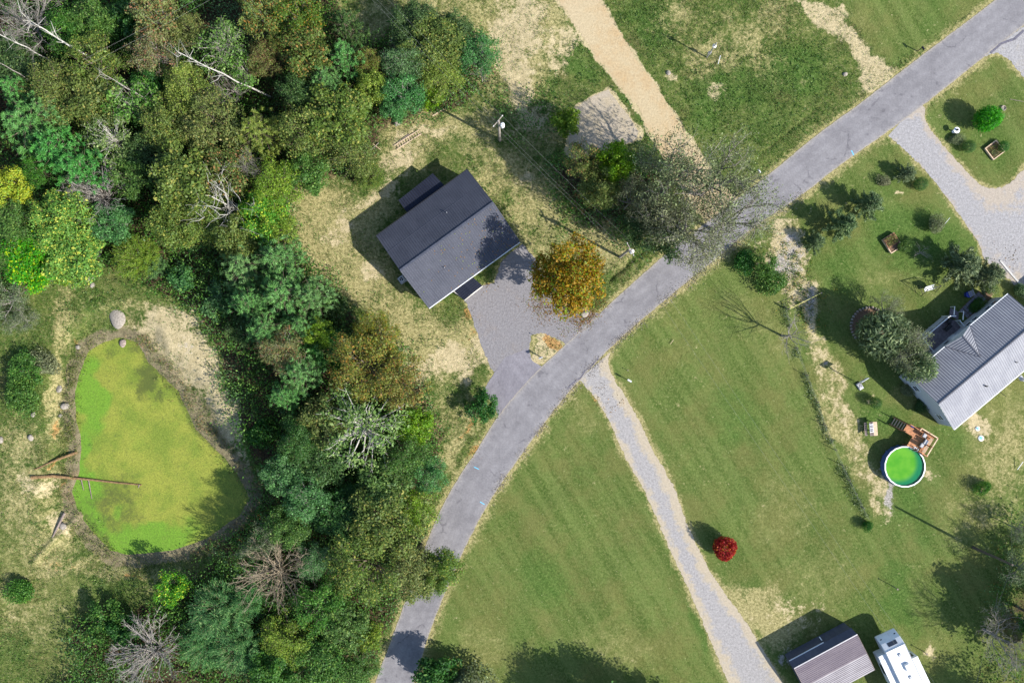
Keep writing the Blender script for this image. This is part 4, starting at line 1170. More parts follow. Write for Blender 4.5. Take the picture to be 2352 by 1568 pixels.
 (1500,1700,86,10,'dark',"dense dark tree below the bottom edge, middle of three"),
 (1590,1730,80,9,'dark',"dense dark tree below the bottom edge, right of three"),
 (1075,1640,60,8,'bare',"leafless tree below the bottom edge beside the road"),
 (2480,1500,90,10,'dark',"dense tree outside the right edge near the corner"),
 (2420,1720,90,10,'dark',"dense tree below the bottom right corner"),
 (2470,1370,70,9,'sparse',"thin tree outside the right edge"),
]
random.seed(11)
_lab = set()
for a in TREES:
    assert a[5] not in _lab, a[5]
    _lab.add(a[5]); tree(*a)

# ------------------------------------------------------------------ undergrowth, grass, litter (uncountable: one object each)
def zsurf(x, y):
    i = np.clip(np.searchsorted(gx, x) - 1, 0, nx - 2); j = np.clip(np.searchsorted(gy, y) - 1, 0, ny - 2)
    Zg = Z.reshape(ny, nx)
    fx = (x - gx[i]) / (gx[i + 1] - gx[i]); fy = (y - gy[j]) / (gy[j + 1] - gy[j])
    return (Zg[j, i] * (1 - fx) + Zg[j, i + 1] * fx) * (1 - fy) + (Zg[j + 1, i] * (1 - fx) + Zg[j + 1, i + 1] * fx) * fy
def sample(field, x, y):
    i = np.clip(np.round((x + 72) / .3).astype(int), 0, 480); j = np.clip(np.round((y + 49.5) / .3).astype(int), 0, 330)
    o1 = np.searchsorted(gx, -72 - 1e-6); o2 = np.searchsorted(gy, -49.5 - 1e-6)
    return field.reshape(ny, nx)[j + o2, i + o1]

def scatter(name, n, dens, mat, hgt, ln, wd, label, seed, per=5, up=.8, vfield=None, spread=.25):
    g = np.random.default_rng(seed)
    x = g.uniform(-71, 71, n * 6); y = g.uniform(-49, 49, n * 6)
    d = np.clip(dens(x, y), 0, 1)
    k = g.random(len(x)) < d
    x = x[k][:n]; y = y[k][:n]; m = len(x)
    hh = hgt * g.uniform(.4, 1.3, m) * (.5 + fnoise(x, y, 3, seed % 40))
    X_ = np.repeat(x, per); Y_ = np.repeat(y, per); H_ = np.repeat(hh, per)
    q = len(X_)
    off = g.normal(size=(q, 2)) * spread
    zz = g.random(q) ** .7
    pos = np.stack([X_ + off[:, 0], Y_ + off[:, 1], zsurf(X_ + off[:, 0], Y_ + off[:, 1]) + H_ * zz * .6 + .02], 1)
    td = np.stack([off[:, 0] + g.normal(size=q) * .2, off[:, 1] + g.normal(size=q) * .2, np.full(q, up)], 1)
    v = np.repeat(np.clip((vfield(x, y) if vfield else g.random(m)) * .7 + g.random(m) * .3, 0, 1), per)
    me = leaves(name, pos, g.normal(size=(q, 3)) + np.array([0, 0, .5]), g.uniform(.6, 1.4, q) * ln, g.uniform(.7, 1.3, q) * wd, v, g.random(q), g, td)
    me.materials.append(mat)
    o = bpy.data.objects.new(name, me); COL.objects.link(o)
    return tag(o, label, name.replace('_', ' '), kind='stuff')

def onhard(x, y, mrg=0):
    u = x * S + 1176; v = 784 - y * S
    r = np.full(x.shape, 1e9)
    for q in HARD + [POND]: r = np.minimum(r, sdf(u, v, q))
    return r > mrg
HS_A = [(795,505),(1009,362),(1200,560),(985,715)]
HS_B = [(2050,860),(2320,640),(2500,800),(2210,990)]
def clear(x, y):
    u = x * S + 1176; v = 784 - y * S
    return (sdf(u, v, HS_A) > -20) & (sdf(u, v, HS_B) > 0)
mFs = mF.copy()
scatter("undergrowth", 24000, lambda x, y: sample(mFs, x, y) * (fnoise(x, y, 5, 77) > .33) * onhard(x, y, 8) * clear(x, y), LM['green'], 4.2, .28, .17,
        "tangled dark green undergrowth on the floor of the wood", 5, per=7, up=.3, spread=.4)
scatter("brambles", 9000, lambda x, y: sample(mFs, x, y) * (fnoise(x, y, 4, 87) > .52) * onhard(x, y, 8) * clear(x, y), LM['teal'], 4.0, .26, .15,
        "blue green brambles scattered between the trees", 6, per=7, up=.3, spread=.45)
scatter("dead_leaves", 9000, lambda x, y: np.clip(sample(mFs, x, y) * .6 + sample(mR, x, y), 0, 1) * clear(x, y), leafmat('fallen_leaves', (.10, .065, .03), (.19, .12, .06), (.30, .14, .04), .85), .04, .18, .12,
        "fallen rust coloured leaves on soil, verge and drive", 8, per=3, up=.0, spread=.3)
rough = (1 - mL) * (1 - mF) * (1 - mD * .85) * (1 - mM)
scatter("rough_grass", 34000, lambda x, y: sample(rough, x, y) * (.25 + .9 * (fnoise(x, y, 2.2, 33) > .5)) * onhard(x, y, 3) * clear(x, y), 
        leafmat("meadow_blades", (.065, .10, .026), (.25, .22, .10), (.10, .16, .04), .7), .26, .26, .045,
        "rough uneven meadow grass outside the mown lawns", 9, per=5, up=.8, spread=.13, vfield=lambda x, y: np.clip(sample(mT, x, y) + sample(mY, x, y) * .4, 0, 1))
scatter("weeds", 5200, lambda x, y: (sample(rough * mG, x, y) > .25) * onhard(x, y, 2) * clear(x, y), LM['green'], .3, .20, .12,
        "broad leaved green weeds growing in the meadow patches", 10, per=6, up=.3, spread=.16)
vg = lambda x, y: np.exp(-((sdf(x * S + 1176, 784 - y * S, ROAD) - 11) / 7) ** 2)
scatter("verge_grass", 13000, lambda x, y: vg(x, y) * onhard(x, y, 1.5), leafmat("dry_verge_blades", (.20, .18, .075), (.42, .34, .19), (.10, .14, .04), .82), .22, .24, .04,
        "dry straw coloured grass along the road edges", 12, per=4, up=.7, spread=.12)
FENCE = [(1800,705),(1826,799),(1848,860),(1873,922),(1890,975),(1914,1031),(1945,1100),(1976,1162),(1990,1190)]
def fd(x, y):
    u = x * S + 1176; v = 784 - y * S; r = np.full(x.shape, 1e9)
    for (ax, ay), (bx, by) in zip(FENCE, FENCE[1:]):
        t_ = np.clip(((u - ax) * (bx - ax) + (v - ay) * (by - ay)) / ((bx - ax) ** 2 + (by - ay) ** 2), 0, 1)
        r = np.minimum(r, np.hypot(u - ax - t_ * (bx - ax), v - ay - t_ * (by - ay)))
    return r
def along_scatter(name, line, n, width, mat, hgt, ln, wd, label, seed, per=9):
    g = np.random.default_rng(seed)
    A = np.array([[*P(*q, 0)][:2] for q in line]); L = np.hypot(*(A[1:] - A[:-1]).T); cs = np.concatenate([[0], np.cumsum(L)])
    s_ = g.random(n) * cs[-1]; s_ = s_[(vnoise(s_, s_ * 0, 1.1, seed) > .36)]
    k = np.searchsorted(cs, s_) - 1; f = (s_ - cs[k]) / L[k]; p = A[k] + (A[k + 1] - A[k]) * f[:, None]
    p = p + g.normal(size=p.shape) * width * (.4 + 1.2 * vnoise(s_, s_ * 0, 2.6, seed + 1))[:, None]
    m = len(p); hh = hgt * g.uniform(.4, 1.3, m)
    q = m * per; off = g.normal(size=(q, 2)) * .2
    pxy = np.repeat(p, per, 0) + off; pos = np.concatenate([pxy, (zsurf(pxy[:, 0], pxy[:, 1]) + np.repeat(hh, per) * g.random(q) ** .7)[:, None] + .04], 1)
    td = np.concatenate([off + g.normal(size=(q, 2)) * .2, np.full((q, 1), .6)], 1)
    me = leaves(name, pos, g.normal(size=(q, 3)) + np.array([0, 0, .5]), g.uniform(.6, 1.4, q) * ln, g.uniform(.7, 1.3, q) * wd, np.repeat(vnoise(s_, s_ * 0, 1.2, seed + 2), per), g.random(q), g, td)
    me.materials.append(mat); o = bpy.data.objects.new(name, me); COL.objects.link(o)
    return tag(o, label, name.replace('_', ' '), kind='stuff')
along_scatter("fence_weeds", FENCE, 430, .26, leafmat("fence_row_leaves", (.05, .075, .03), (.13, .145, .065), (.26, .24, .20), .8), .26, .19, .08,
        "dark tangled weeds grown through the old wire fence", 14)

along_scatter("track_weeds", [(1780,560),(1812,600),(1835,660),(1858,720),(1880,790)], 260, 1.3, LM['oliveb'], .3, .2, .09, "small dark weed tufts dotted over the sandy track", 24, per=14)
# ------------------------------------------------------------------ materials of built things
def metal_roof(name, a, b, ang, streak=.35, spec=.5, rough=.85):
    t = NT(name); co = t.n("TexCoord").outputs[3]
    n = t.noise(1.0, 4, .6, t.along(co, ang, 3.0, .18)); n2 = t.noise(.5, 4, .6, co); n3 = t.noise(8, 3, .6, co)
    f = t.math('ADD', t.math('MULTIPLY', n, streak), t.math('MULTIPLY', n2, 1 - streak))
    c = t.mix(t.step(f, .32, .68), a, b)
    c = t.mix(t.math('MULTIPLY', t.step(n3, .66, .78), .3), c, (.14, .12, .11))
    return t.finish(c, rough, n2, .08, .02, spec * .2, 0.0)
A1 = math.atan2(154, 211)     # direction of the dark house
A2 = math.radians(40.0)       # direction of the grey house
M_DROOF = metal_roof("charcoal_metal", (.048, .052, .068), (.067, .071, .090), A1)
M_DRIB = plain("charcoal_rib", (.050, .054, .072), .5)
M_DLIT = plain("charcoal_trim", (.055, .06, .08), .5)
M_GROOF = metal_roof("light_grey_metal", (.185, .190, .215), (.245, .250, .272), A2, .3, .3, .75)
M_GRIB = plain("grey_rib", (.08, .085, .11), .5)
M_SHEDM = metal_roof("pale_shed_metal", (.21, .195, .205), (.31, .295, .305), math.radians(27) + math.pi / 2, .6, .3, .6)  # lower slope, paler than the upper one
M_SHEDB = metal_roof("rusty_brown_metal", (.115, .095, .112), (.165, .14, .152), math.radians(27) + math.pi / 2, .6, .3, .6)
M_SHEDK = metal_roof("dark_blue_metal", (.06, .065, .09), (.085, .09, .12), math.radians(27), .4, .3, .5)
M_SIDING = plain("pale_siding", (.42, .43, .45), .7, .08)
M_WHITE = plain("white_paint", (.62, .63, .64), .5, .06)
M_CREAM = plain("cream_trim", (.66, .62, .54), .6, .08)
M_GLASS = plain("window_glass", (.03, .035, .045), .1, .1, spec=.8)
M_DARK = plain("black_metal", (.018, .018, .02), .5)
M_GREYM = plain("grey_metal", (.30, .30, .32), .45, .12, spec=.5, metal=.3)
M_WOOD = plain("orange_deck_wood", (.36, .16, .075), .75, .35, 3)
M_WOODL = plain("pale_cut_wood", (.50, .37, .25), .75, .2, 5)
M_WOODG = plain("weathered_wood", (.17, .135, .12), .85, .3, 4)
M_POLE = plain("grey_pole_wood", (.24, .21, .18), .85, .25, 4)
M_BLUE = plain("blue_plastic", (.015, .035, .26), .4, .15)
M_CUSH = plain("grey_cushion", (.34, .35, .37), .9, .15)
M_STONE = plain("pale_stone", (.225, .20, .17), .9, .3, 4, bstr=.6)
M_STONEB = plain("brown_stone", (.24, .19, .165), .9, .35, 5, bstr=.6)
M_CONC = plain("concrete", (.40, .39, .37), .9, .15, 4)
M_WIRE = plain("aluminium_wire", (.20, .20, .19), .5, .1)
M_YEL = plain("yellow_paint", (.55, .52, .16), .6)
M_STRAW = plain("straw_mulch", (.25, .13, .075), .95, .5, 14, bstr=.9)
M_SOIL = plain("planter_soil", (.13, .08, .05), .95, .4, 10, bstr=.8)
M_LOG = plain("orange_brown_bark", (.17, .105, .05), .9, .4, 5, bstr=.8)
M_POOLW = plain("blue_pool_wall", (.07, .11, .26), .45, .15)
M_DECKG = plain("dark_deck_boards", (.15, .125, .135), .8, .3, 3)
M_LADDER = plain("tan_ladder_wood", (.44, .34, .24), .8, .2)

def rib_roof(name, a, b, c, d, mat, ribmat, pitch, parent, th=.07, w=.045, hgt=.035, ribname='rib'):
    """slope abcd, a-b along the eave, d-c along the ridge; ribs run from eave to ridge"""
    m = MB(); m.slab(a, b, c, d, th)
    slope = m.build(name, mat, parent)
    a, b, c, d = map(Vector, (a, b, c, d))
    nrm = (b - a).cross(d - a).normalized()
    if nrm.z < 0: nrm = -nrm
    n = max(2, int((b - a).length / pitch)); r = MB()
    for i in range(n + 1):
        f = i / n
        p = a.lerp(b, f); q = d.lerp(c, f)
        if (q - p).length < .3: continue
        e = (b - a).normalized() * w / 2
        up = nrm * hgt; lo = nrm * -.005
        r._add([p - e + lo, p + e + lo, p + e * .5 + up, p - e * .5 + up, q - e + lo, q + e + lo, q + e * .5 + up, q - e * .5 + up],
               [(0, 1, 2, 3), (7, 6, 5, 4), (3, 2, 6, 7), (0, 3, 7, 4), (1, 5, 6, 2)])
    o = r.build(ribname, ribmat, slope); o['kind'] = 'stuff'
    return slope

def window(parent, c, wdt, hgt, ang, mat=M_WHITE):
    """window in a wall whose outward normal points along ang"""
    n = Vector((math.cos(ang), math.sin(ang), 0)); t_ = Vector((-n.y, n.x, 0)); c = Vector(c)
    m = MB(); R = ang
    for s in (-1, 1):
        m.box(c + t_ * s * (wdt / 2) + n * .03, (.07, .08, hgt + .08), ang)
        m.box(c + Vector((0, 0, s * hgt / 2)) + n * .032, (.076, wdt - .08, .08), ang)
    m.box(c + n * .03, (.05, wdt - .08, .05), ang)
    w_ = m.build('window', mat, parent)
    g = MB(); g.box(c + n * .012, (.03, wdt - .06, hgt - .06), ang); g.build('pane', M_GLASS, w_)
    return w_

# ------------------------------------------------------------------ dark roofed house
zE, zR = 3.4, 5.7
qa, qb, qc, qd = P(864,541,zE), P(1078,387,zE), P(1192,562,zE), P(983,704,zE)
hc = (qa + qb + qc + qd) / 4
u = Vector((math.cos(A1), math.sin(A1), 0)); v = Vector((-u.y, u.x, 0))
HL = ((qb - qa).length + (qc - qd).length) / 4; HW = ((qa - qd).length + (qb - qc).length) / 4
def h1(a, b, z): return Vector((hc.x, hc.y, 0)) + u * a + v * b + Vector((0, 0, z))
house = empty('house', (hc.x, hc.y, 0), 0, "single storey house with charcoal metal gable roof and gold maple in front", 'house', None)
m = MB(); li, wi = HL - .35, HW - .45
prof = [(-wi, 0), (wi, 0), (wi, zE - .02), (0, zR - .16), (-wi, zE - .02)]
vs = [h1(-li, b, z) for b, z in prof] + [h1(li, b, z) for b, z in prof]
m._add(vs, [(0, 1, 2, 3, 4), (9, 8, 7, 6, 5), (0, 5, 6, 1), (1, 6, 7, 2), (4, 9, 5, 0)])
m.build('wall', M_CREAM, house)
rib_roof('roof_slope', h1(-HL, HW, zE), h1(HL, HW, zE), h1(HL, 0, zR), h1(-HL, 0, zR), M_DROOF, M_DRIB, .30, house)
rib_roof('roof_slope', h1(-HL, -HW, zE), h1(HL, -HW, zE), h1(HL, 0, zR - .004), h1(-HL, 0, zR - .004), M_DROOF, plain('lit_rib', (.062, .066, .082), .8), .30, house, w=.12, hgt=.04)  # lighter rib copy for this slope: sunlight set into its colour
m = MB(); m.bar(h1(-HL, 0, zR + .03), h1(HL, 0, zR + .03), .26, .05); m.build('ridge_cap', M_DLIT, house)
m = MB(); m.bar(h1(-HL, -HW - .05, zE - .07), h1(HL, -HW - .05, zE - .07), .1, .12); m.build('gutter', M_WHITE, house)
m = MB(); m.bar(h1(-HL, HW + .05, zE - .07), h1(HL, HW + .05, zE - .07), .1, .12); m.build('gutter', M_DARK, house)
for s in (-1, 1):
    m = MB()
    for e in (-1, 1): m.bar(h1(s * (HL + .02), e * HW, zE - .09), h1(s * (HL + .02), 0, zR - .09), .05, .15)
    m.build('fascia', M_DLIT, house)
for x, y in ((.25, .45), (-.35, -.5)):
    m = MB(); z = zE + (zR - zE) * (1 - abs(y)); m.cyl(h1(HL * x, HW * y, z), .06, .35, 8); m.build('vent_pipe', M_GREYM, house)
# back porch roof
la, lb, lc, ld = P(915,460,2.45), P(994,398,2.45), P(1020,423,2.9), P(934,487,2.9)
ext = -v * 1.0
M_LEAN = metal_roof('dark_navy_metal', (.014, .017, .030), (.022, .026, .042), A1)  # house's shade put into the back porch colour; front porch shares it
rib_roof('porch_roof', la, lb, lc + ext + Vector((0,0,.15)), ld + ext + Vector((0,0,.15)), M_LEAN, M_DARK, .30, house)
for f in (.03, .5, .97):
    p = la.lerp(lb, f) - v * .12; m = MB(); m.box((p.x, p.y, 1.2), (.12, .12, 2.36), A1); m.build('post', M_WHITE, house)
dk = MB(); d1 = [la, lb, lc + ext, ld + ext]; dk.prism([(p.x, p.y) for p in d1], .12, .32); dk.build('porch_floor', M_DECKG, house)
# front porch roof (small gable)
zp = 2.75
fa, fb, fc = P(1037,667,zp), P(1066,689,zp), P(1108,656,zp); fd_ = fa + (fc - fb)
mid1 = (fb + fc) / 2 + Vector((0, 0, .42)); mid0 = (fa + fd_) / 2 + Vector((0, 0, .42))
back = v * .7
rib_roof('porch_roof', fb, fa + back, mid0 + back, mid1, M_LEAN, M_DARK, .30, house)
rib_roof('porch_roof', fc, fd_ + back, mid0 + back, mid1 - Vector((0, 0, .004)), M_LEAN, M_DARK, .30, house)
m = MB(); o_ = -v * .03
m._add([fb + o_, fc + o_, mid1 + o_, fb + o_ * 3, fc + o_ * 3, mid1 + o_ * 3], [(0, 1, 2), (5, 4, 3), (0, 3, 4, 1), (1, 4, 5, 2), (2, 5, 3, 0)]); m.build('porch_gable', M_CREAM, house)
for p in (fb, fc):
    q = p + v * .18 + (mid1 - p).normalized() * .15; m = MB(); m.box((q.x, q.y, 1.35), (.14, .14, 2.6), A1); m.build('post', M_WHITE, house)
m = MB(); pf = [fa + back * .2, fb + v * .1, fc + v * .1, fd_ + back * .2]; m.prism([(p.x, p.y) for p in pf], .0, .28); m.build('porch_floor', M_CONC, house)
aS = math.atan2(-v.y, -v.x)
for a in (-5.2, -3.2, .2, 3.6, 5.6): window(house, h1(a, -wi, 1.7), .9, 1.2, aS)
for a in (-5, 5): window(house, h1(a, wi, 1.7), .9, 1.2, aS + math.pi)
m = MB(); m.box(h1(-1.6, -wi - .03, 1.15), (.06, .95, 2.0), aS); dr = m.build('door', M_WOOD, house)
m = MB(); m.blobby(h1(-1.95, -wi - .1, 1.1), .04, 3, 1); m.build('handle', M_GREYM, dr)

# air conditioner
ac = P(922, 640.5, .8); ac.z = 0
root = empty('air_conditioner', ac, 0, "square outdoor air conditioning unit with round fan beside the dark house", 'air conditioner')
m = MB(frame(ac, A1)); m.box((0, 0, .4), (.74, .74, .74)); m.box((0, 0, .02), (1.0, 1.0, .08)); m.build('housing', M_GREYM, root, bevel=.04)
m = MB(frame(ac, A1)); 
pts = [Vector((.31 * math.cos(a * math.pi / 10), .31 * math.sin(a * math.pi / 10), .80)) for a in range(21)]
m.tube(pts, .035, 5, False); m.build('fan_ring', M_WHITE, root)
m = MB(frame(ac, A1)); m.cyl((0, 0, .775), .28, .01, 16); m.build('grille', M_DARK, root)
for k in range(3):
    m = MB(frame(ac, A1)); a = k * 2.094; m.box((.14 * math.cos(a), .14 * math.sin(a), .80), (.22, .09, .012), a, .0, .3); m.build('blade', M_CUSH, root)

# ------------------------------------------------------------------ grey roofed house
zE2, zR2 = 3.5, 5.15
ga, gb, gd = P(2090,865,zE2), P(2316,675,zE2), P(2200,978,zE2)
A2 = math.atan2(gb.y - ga.y, gb.x - ga.x)
u2 = Vector((math.cos(A2), math.sin(A2), 0)); v2 = Vector((-u2.y, u2.x, 0))
L2 = (gb - ga).length / 2; W2 = (ga - gd).length / 2
gc0 = ga + u2 * L2 - v2 * W2
def h2(a, b, z): return Vector((gc0.x, gc0.y, 0)) + u2 * a + v2 * b + Vector((0, 0, z))
h2o = empty('house', (gc0.x, gc0.y, 0), 0, "white sided house with light grey metal roof and white railed front porch", 'house')
li, wi = L2 - .15, W2 - .28
prof = [(-wi, 0), (wi, 0), (wi, zE2 - .02), (0, zR2 - .12), (-wi, zE2 - .02)]
m = MB(); vs = [h2(-li, b, z) for b, z in prof] + [h2(li, b, z) for b, z in prof]
m._add(vs, [(0, 1, 2, 3, 4), (9, 8, 7, 6, 5), (0, 5, 6, 1), (1, 6, 7, 2), (4, 9, 5, 0)])
m.build('wall', M_SIDING, h2o)
rib_roof('roof_slope', h2(-L2, W2, zE2), h2(L2, W2, zE2), h2(L2, 0, zR2), h2(-L2, 0, zR2), M_GROOF, M_GRIB, .32, h2o, w=.08)
rib_roof('roof_slope', h2(-L2, -W2, zE2), h2(L2, -W2, zE2), h2(L2, 0, zR2 - .004), h2(-L2, 0, zR2 - .004), M_GROOF, plain("lit_grey_rib", (.155, .155, .18), .5), .30, h2o)  # paler ribs than the opposite slope: sun put into their colour
m = MB(); m.bar(h2(-L2, .06, zR2 + .02), h2(L2, .06, zR2 + .02), .16, .05); m.build('ridge_cap', M_DRIB, h2o)
for s in (-1, 1):
    m = MB(); m.bar(h2(-L2, s * (W2 + .06), zE2 - .08), h2(L2, s * (W2 + .06), zE2 - .08), .1, .13); m.build('gutter', M_WHITE, h2o)
for s in (-1, 1):
    m = MB()
    for e in (-1, 1): m.bar(h2(s * (L2 + .02), e * W2, zE2 - .09), h2(s * (L2 + .02), 0, zR2 - .09), .05, .14)
    m.build('fascia', M_WHITE, h2o)
# cross gable over the porch
def loc2(p): d = p - Vector((gc0.x, gc0.y, 0)); return d.dot(u2), d.dot(v2)
x1 = loc2(P(2172,798,zE2))[0]; x2 = loc2(P(2231,752,zE2))[0]; xm = (x1 + x2) / 2
zG = 4.72; yb = W2 * (1 - (zG - zE2) / (zR2 - zE2))
f1, f2, pk, bk_ = h2(x1, W2 + .12, zE2 + .02), h2(x2, W2 + .12, zE2 + .02), h2(xm, W2 + .12, zG), h2(xm, yb - .15, zG)
def tri_roof(a, p, b, mat):
    m = MB(); lo = Vector((0, 0, -.06)); m._add([a, p, b, a + lo, p + lo, b + lo], [(0, 1, 2), (5, 4, 3), (0, 3, 4, 1), (1, 4, 5, 2), (2, 5, 3, 0)])
    s = m.build('gable_slope', mat, h2o)
    r = MB(); n = max(3, int((b - p).length / .30))
    nn_ = (p - a).cross(b - a).normalized(); nn_ = nn_ if nn_.z > 0 else -nn_
    for i in range(1, n):
        f = i / n; q0 = p.lerp(b, f); q1 = a.lerp(b, f)
        r.bar(q0 + nn_ * .015, q1 + nn_ * .015, .045, .04)
    r.build('rib', M_GRIB, s)['kind'] = 'stuff'
lift = Vector((0, 0, .05))
tri_roof(f1 + lift, pk + lift, bk_ + lift, M_GROOF)
tri_roof(f2 + lift, pk + lift, bk_ + lift, M_GROOF)
m = MB(); m.bar(pk + lift * 1.6, bk_ + lift * 1.6, .16, .04); m.build('ridge_cap', M_DRIB, h2o)
for f_ in (f1, f2):
    m = MB(); m.bar(f_ + lift, bk_ + lift * .8, .08, .05); m.build('valley_flashing', M_DRIB, h2o)
m = MB(); m._add([f1, f2, pk, f1 - v2 * .1, f2 - v2 * .1, pk - v2 * .1], [(0, 1, 2), (5, 4, 3), (0, 3, 4, 1), (1, 4, 5, 2), (2, 5, 3, 0)]); m.build('gable', M_SIDING, h2o)
aN = math.atan2(v2.y, v2.x)
for dx, dy in ((2278.5,703.6), (2234.7,740), (2185.5,783.6)):
    xx = loc2(P(dx, dy, 2.0))[0]
    for s in (-.55, .55): window(h2o, h2(xx + s, wi, 2.15), .85, 1.35, aN)
m = MB(); m.box(h2(xm + .3, wi + .03, 1.85), (.06, .95, 2.05), aN); dr = m.build('door', M_WHITE, h2o)
m = MB(); m.blobby(h2(xm + .65, wi + .1, 1.8), .04, 3, 1); m.build('handle', M_GREYM, dr)
aSW = A2 + math.pi
window(h2o, h2(-li, -2.6, 2.1), .9, 1.2, aSW); window(h2o, h2(-li, 2.2, 2.1), .9, 1.2, aSW)
m = MB(); m.cyl(h2(-1.9, -W2 * .55, zE2 + (zR2 - zE2) * .45 - .05), .09, .5, 10); m.build('vent_pipe', M_DARK, h2o)
m = MB(); m.cyl(h2(3.0, -W2 * .6, zE2 + (zR2 - zE2) * .4 - .05), .06, .4, 10); m.build('vent_pipe', M_DARK, h2o)
# porch
zf = .95; zr = 1.95
xa = loc2(P(2120,778,zr))[0]; ya = loc2(P(2120,778,zr))[1]
xb = loc2(P(2182,726,zr))[0]; xc = loc2(P(2217,751,zr))[0]
yi = wi + .02
xd = xc
n = int((ya - yi) / .14); bw = (ya - yi) / n
m = MB()
for i in range(n):
    y0 = yi + (i + .5) * bw
    xe = xb if y0 > ya - .7 else xb + (xd - xb) * min(1, (ya - .2 - y0) / 1.2)
    xe = xb + (xd - xb) * max(0, min(1, (ya - y0) / 1.2))
    c_ = h2((xa + xe) / 2, y0, zf - .03); m.box(c_, (xe - xa, bw - .012, .05), A2)
m.build('deck_board', M_DECKG, h2o)['kind'] = 'stuff'
m = MB(); m.bar(h2(xa, ya - .02, .45), h2(xb, ya - .02, .45), .04, .86); m.bar(h2(xa + .02, yi, .45), h2(xa + .02, ya - .06, .45), .04, .86); m.build('skirting', M_SIDING, h2o)
rail_pts = [((xa, yi + .1), (xa, ya)), ((xa, ya), (xb, ya)), ((xb, ya), (xb + .55, ya - .45)), ((xd, ya - 1.25), (xd, yi + .1))]
for (p, q) in rail_pts:
    m = MB(); m.bar(h2(*p, zr), h2(*q, zr), .11, .06); m.bar(h2(*p, zf + .12), h2(*q, zf + .12), .05, .05); rr = m.build('railing', M_WHITE, h2o)
    Lr = (h2(*p, 0) - h2(*q, 0)).length; m = MB()
    for i in range(1, int(Lr / .14)):
        f = i * .14 / Lr; a = h2(*p, zf + .1).lerp(h2(*q, zf + .1), f); m.bar(a, a + Vector((0, 0, zr - zf - .12)), .035)
    m.build('baluster', M_WHITE, rr)['kind'] = 'stuff'
for (x, y) in ((xa, ya), (xb, ya), ((xa + xb) / 2, ya), (xd, ya - 1.25), (xb + .55, ya - .45)):
    m = MB(); m.box(h2(x, y, 1.02), (.12, .12, 2.04), A2); m.build('post', M_WHITE, h2o)
# steps down towards the drive, with two sloping rails
sx, sy = (xb + xd) / 2 + .35, ya - .85
sd = (u2 * .93 + v2 * .36).normalized(); sn = Vector((-sd.y, sd.x, 0))
s0 = h2(sx, sy, 0) + sd * .1
for i in range(4):
    m = MB(); m.box(s0 + sd * (.15 + i * .28) + Vector((0, 0, .75 - i * .2)), (.30, 1.25, .06), math.atan2(sd.y, sd.x)); m.build('step', M_DECKG, h2o)
for s in (-1, 1):
    m = MB(); a = s0 + sn * s * .66 + Vector((0, 0, zr)); b = s0 + sd * 1.25 + sn * s * .66 + Vector((0, 0, 1.05))
    m.bar(a, b, .11, .06); m.bar(b, b - Vector((0, 0, 1.05)), .1); m.build('stair_rail', M_WHITE, h2o)
# things standing on the porch
def chair(name, dx, dy, z0, rz, sx_, label, mat=M_DARK, cat='chair'):
    o = P(dx, dy, z0 + .4); o.z = z0
    r = empty(name, o, 0, label, cat); M = frame(o, rz)
    m = MB(M); m.box((0, 0, .42), (.55 * sx_, .55, .07)); m.build('seat', mat, r)
    m = MB(M); m.box((0, -.27, .70), (.55 * sx_, .06, .55), 0, 0, .15); m.build('backrest', mat, r)
    for a in (-1, 1):
        for b in (-1, 1):
            m = MB(M); m.box((a * .24 * sx_, b * .24, .195), (.05, .05, .39)); m.build('leg', M_DARK, r)
    return r
chair('porch_chair', 2181, 737, .95, A2 + 3.4, 1.4, "dark porch chair nearest the porch steps")
chair('porch_chair', 2178, 752, .95, A2 + 3.2, 1.9, "long dark bench against the house wall on the porch", M_DARK, 'bench')

# paved path and beds north of the porch
t = NT("path_slabs_mat")
M_SLAB = plain("slate_paver", (.16, .155, .17), .9, .3, 3)
path = bpy.data.objects.new("path", None)
m = MB(); a = P(2212,722,0); b = P(2258,676,0); pm_ = (b - a).normalized(); pn = Vector((-pm_.y, pm_.x, 0))
m._add([a + pn * .75 + Vector((0,0,.03)), a - pn * .75 + Vector((0,0,.03)), b - pn * .75 + Vector((0,0,.03)), b + pn * .75 + Vector((0,0,.03))], [(0, 1, 2, 3)])
path = m.build('path', M_SOIL); tag(path, "dark paved path between porch steps and driveway", kind='structure')
rn = random.Random(4)
Lp = (b - a).length; k = 0
x = .3
while x < Lp - .2:
    for yy in (-.48, 0, .48):
        c_ = a + pm_ * (x + rn.uniform(-.03, .03)) + pn * yy
        m = MB(); m.box((c_.x, c_.y, .055), (.43, .42, .05), math.atan2(pm_.y, pm_.x) + rn.uniform(-.05, .05)); m.build('slab', M_SLAB, path)
    x += .5
m = MB(); pts = [P(*p, 0) for p in ((2225,738),(2262,700),(2280,676),(2276,664),(2262,672),(2222,722))]
m.prism([(p.x, p.y) for p in pts], -.02, .035); bed = m.build('flower_bed', M_SOIL); tag(bed, "dark mulched bed along the shaded front wall of the house", kind='structure')
# kerb beside the drive
m = MB(); pts = [P(*p, .05) for p in ((2297,598),(2325,632),(2352,662),(2420,740))]
for a, b in zip(pts, pts[1:]): m.bar(a, b, .22, .12)
kb = m.build('kerb', M_CONC); tag(kb, "pale concrete edging along the driveway at the right edge", kind='structure')

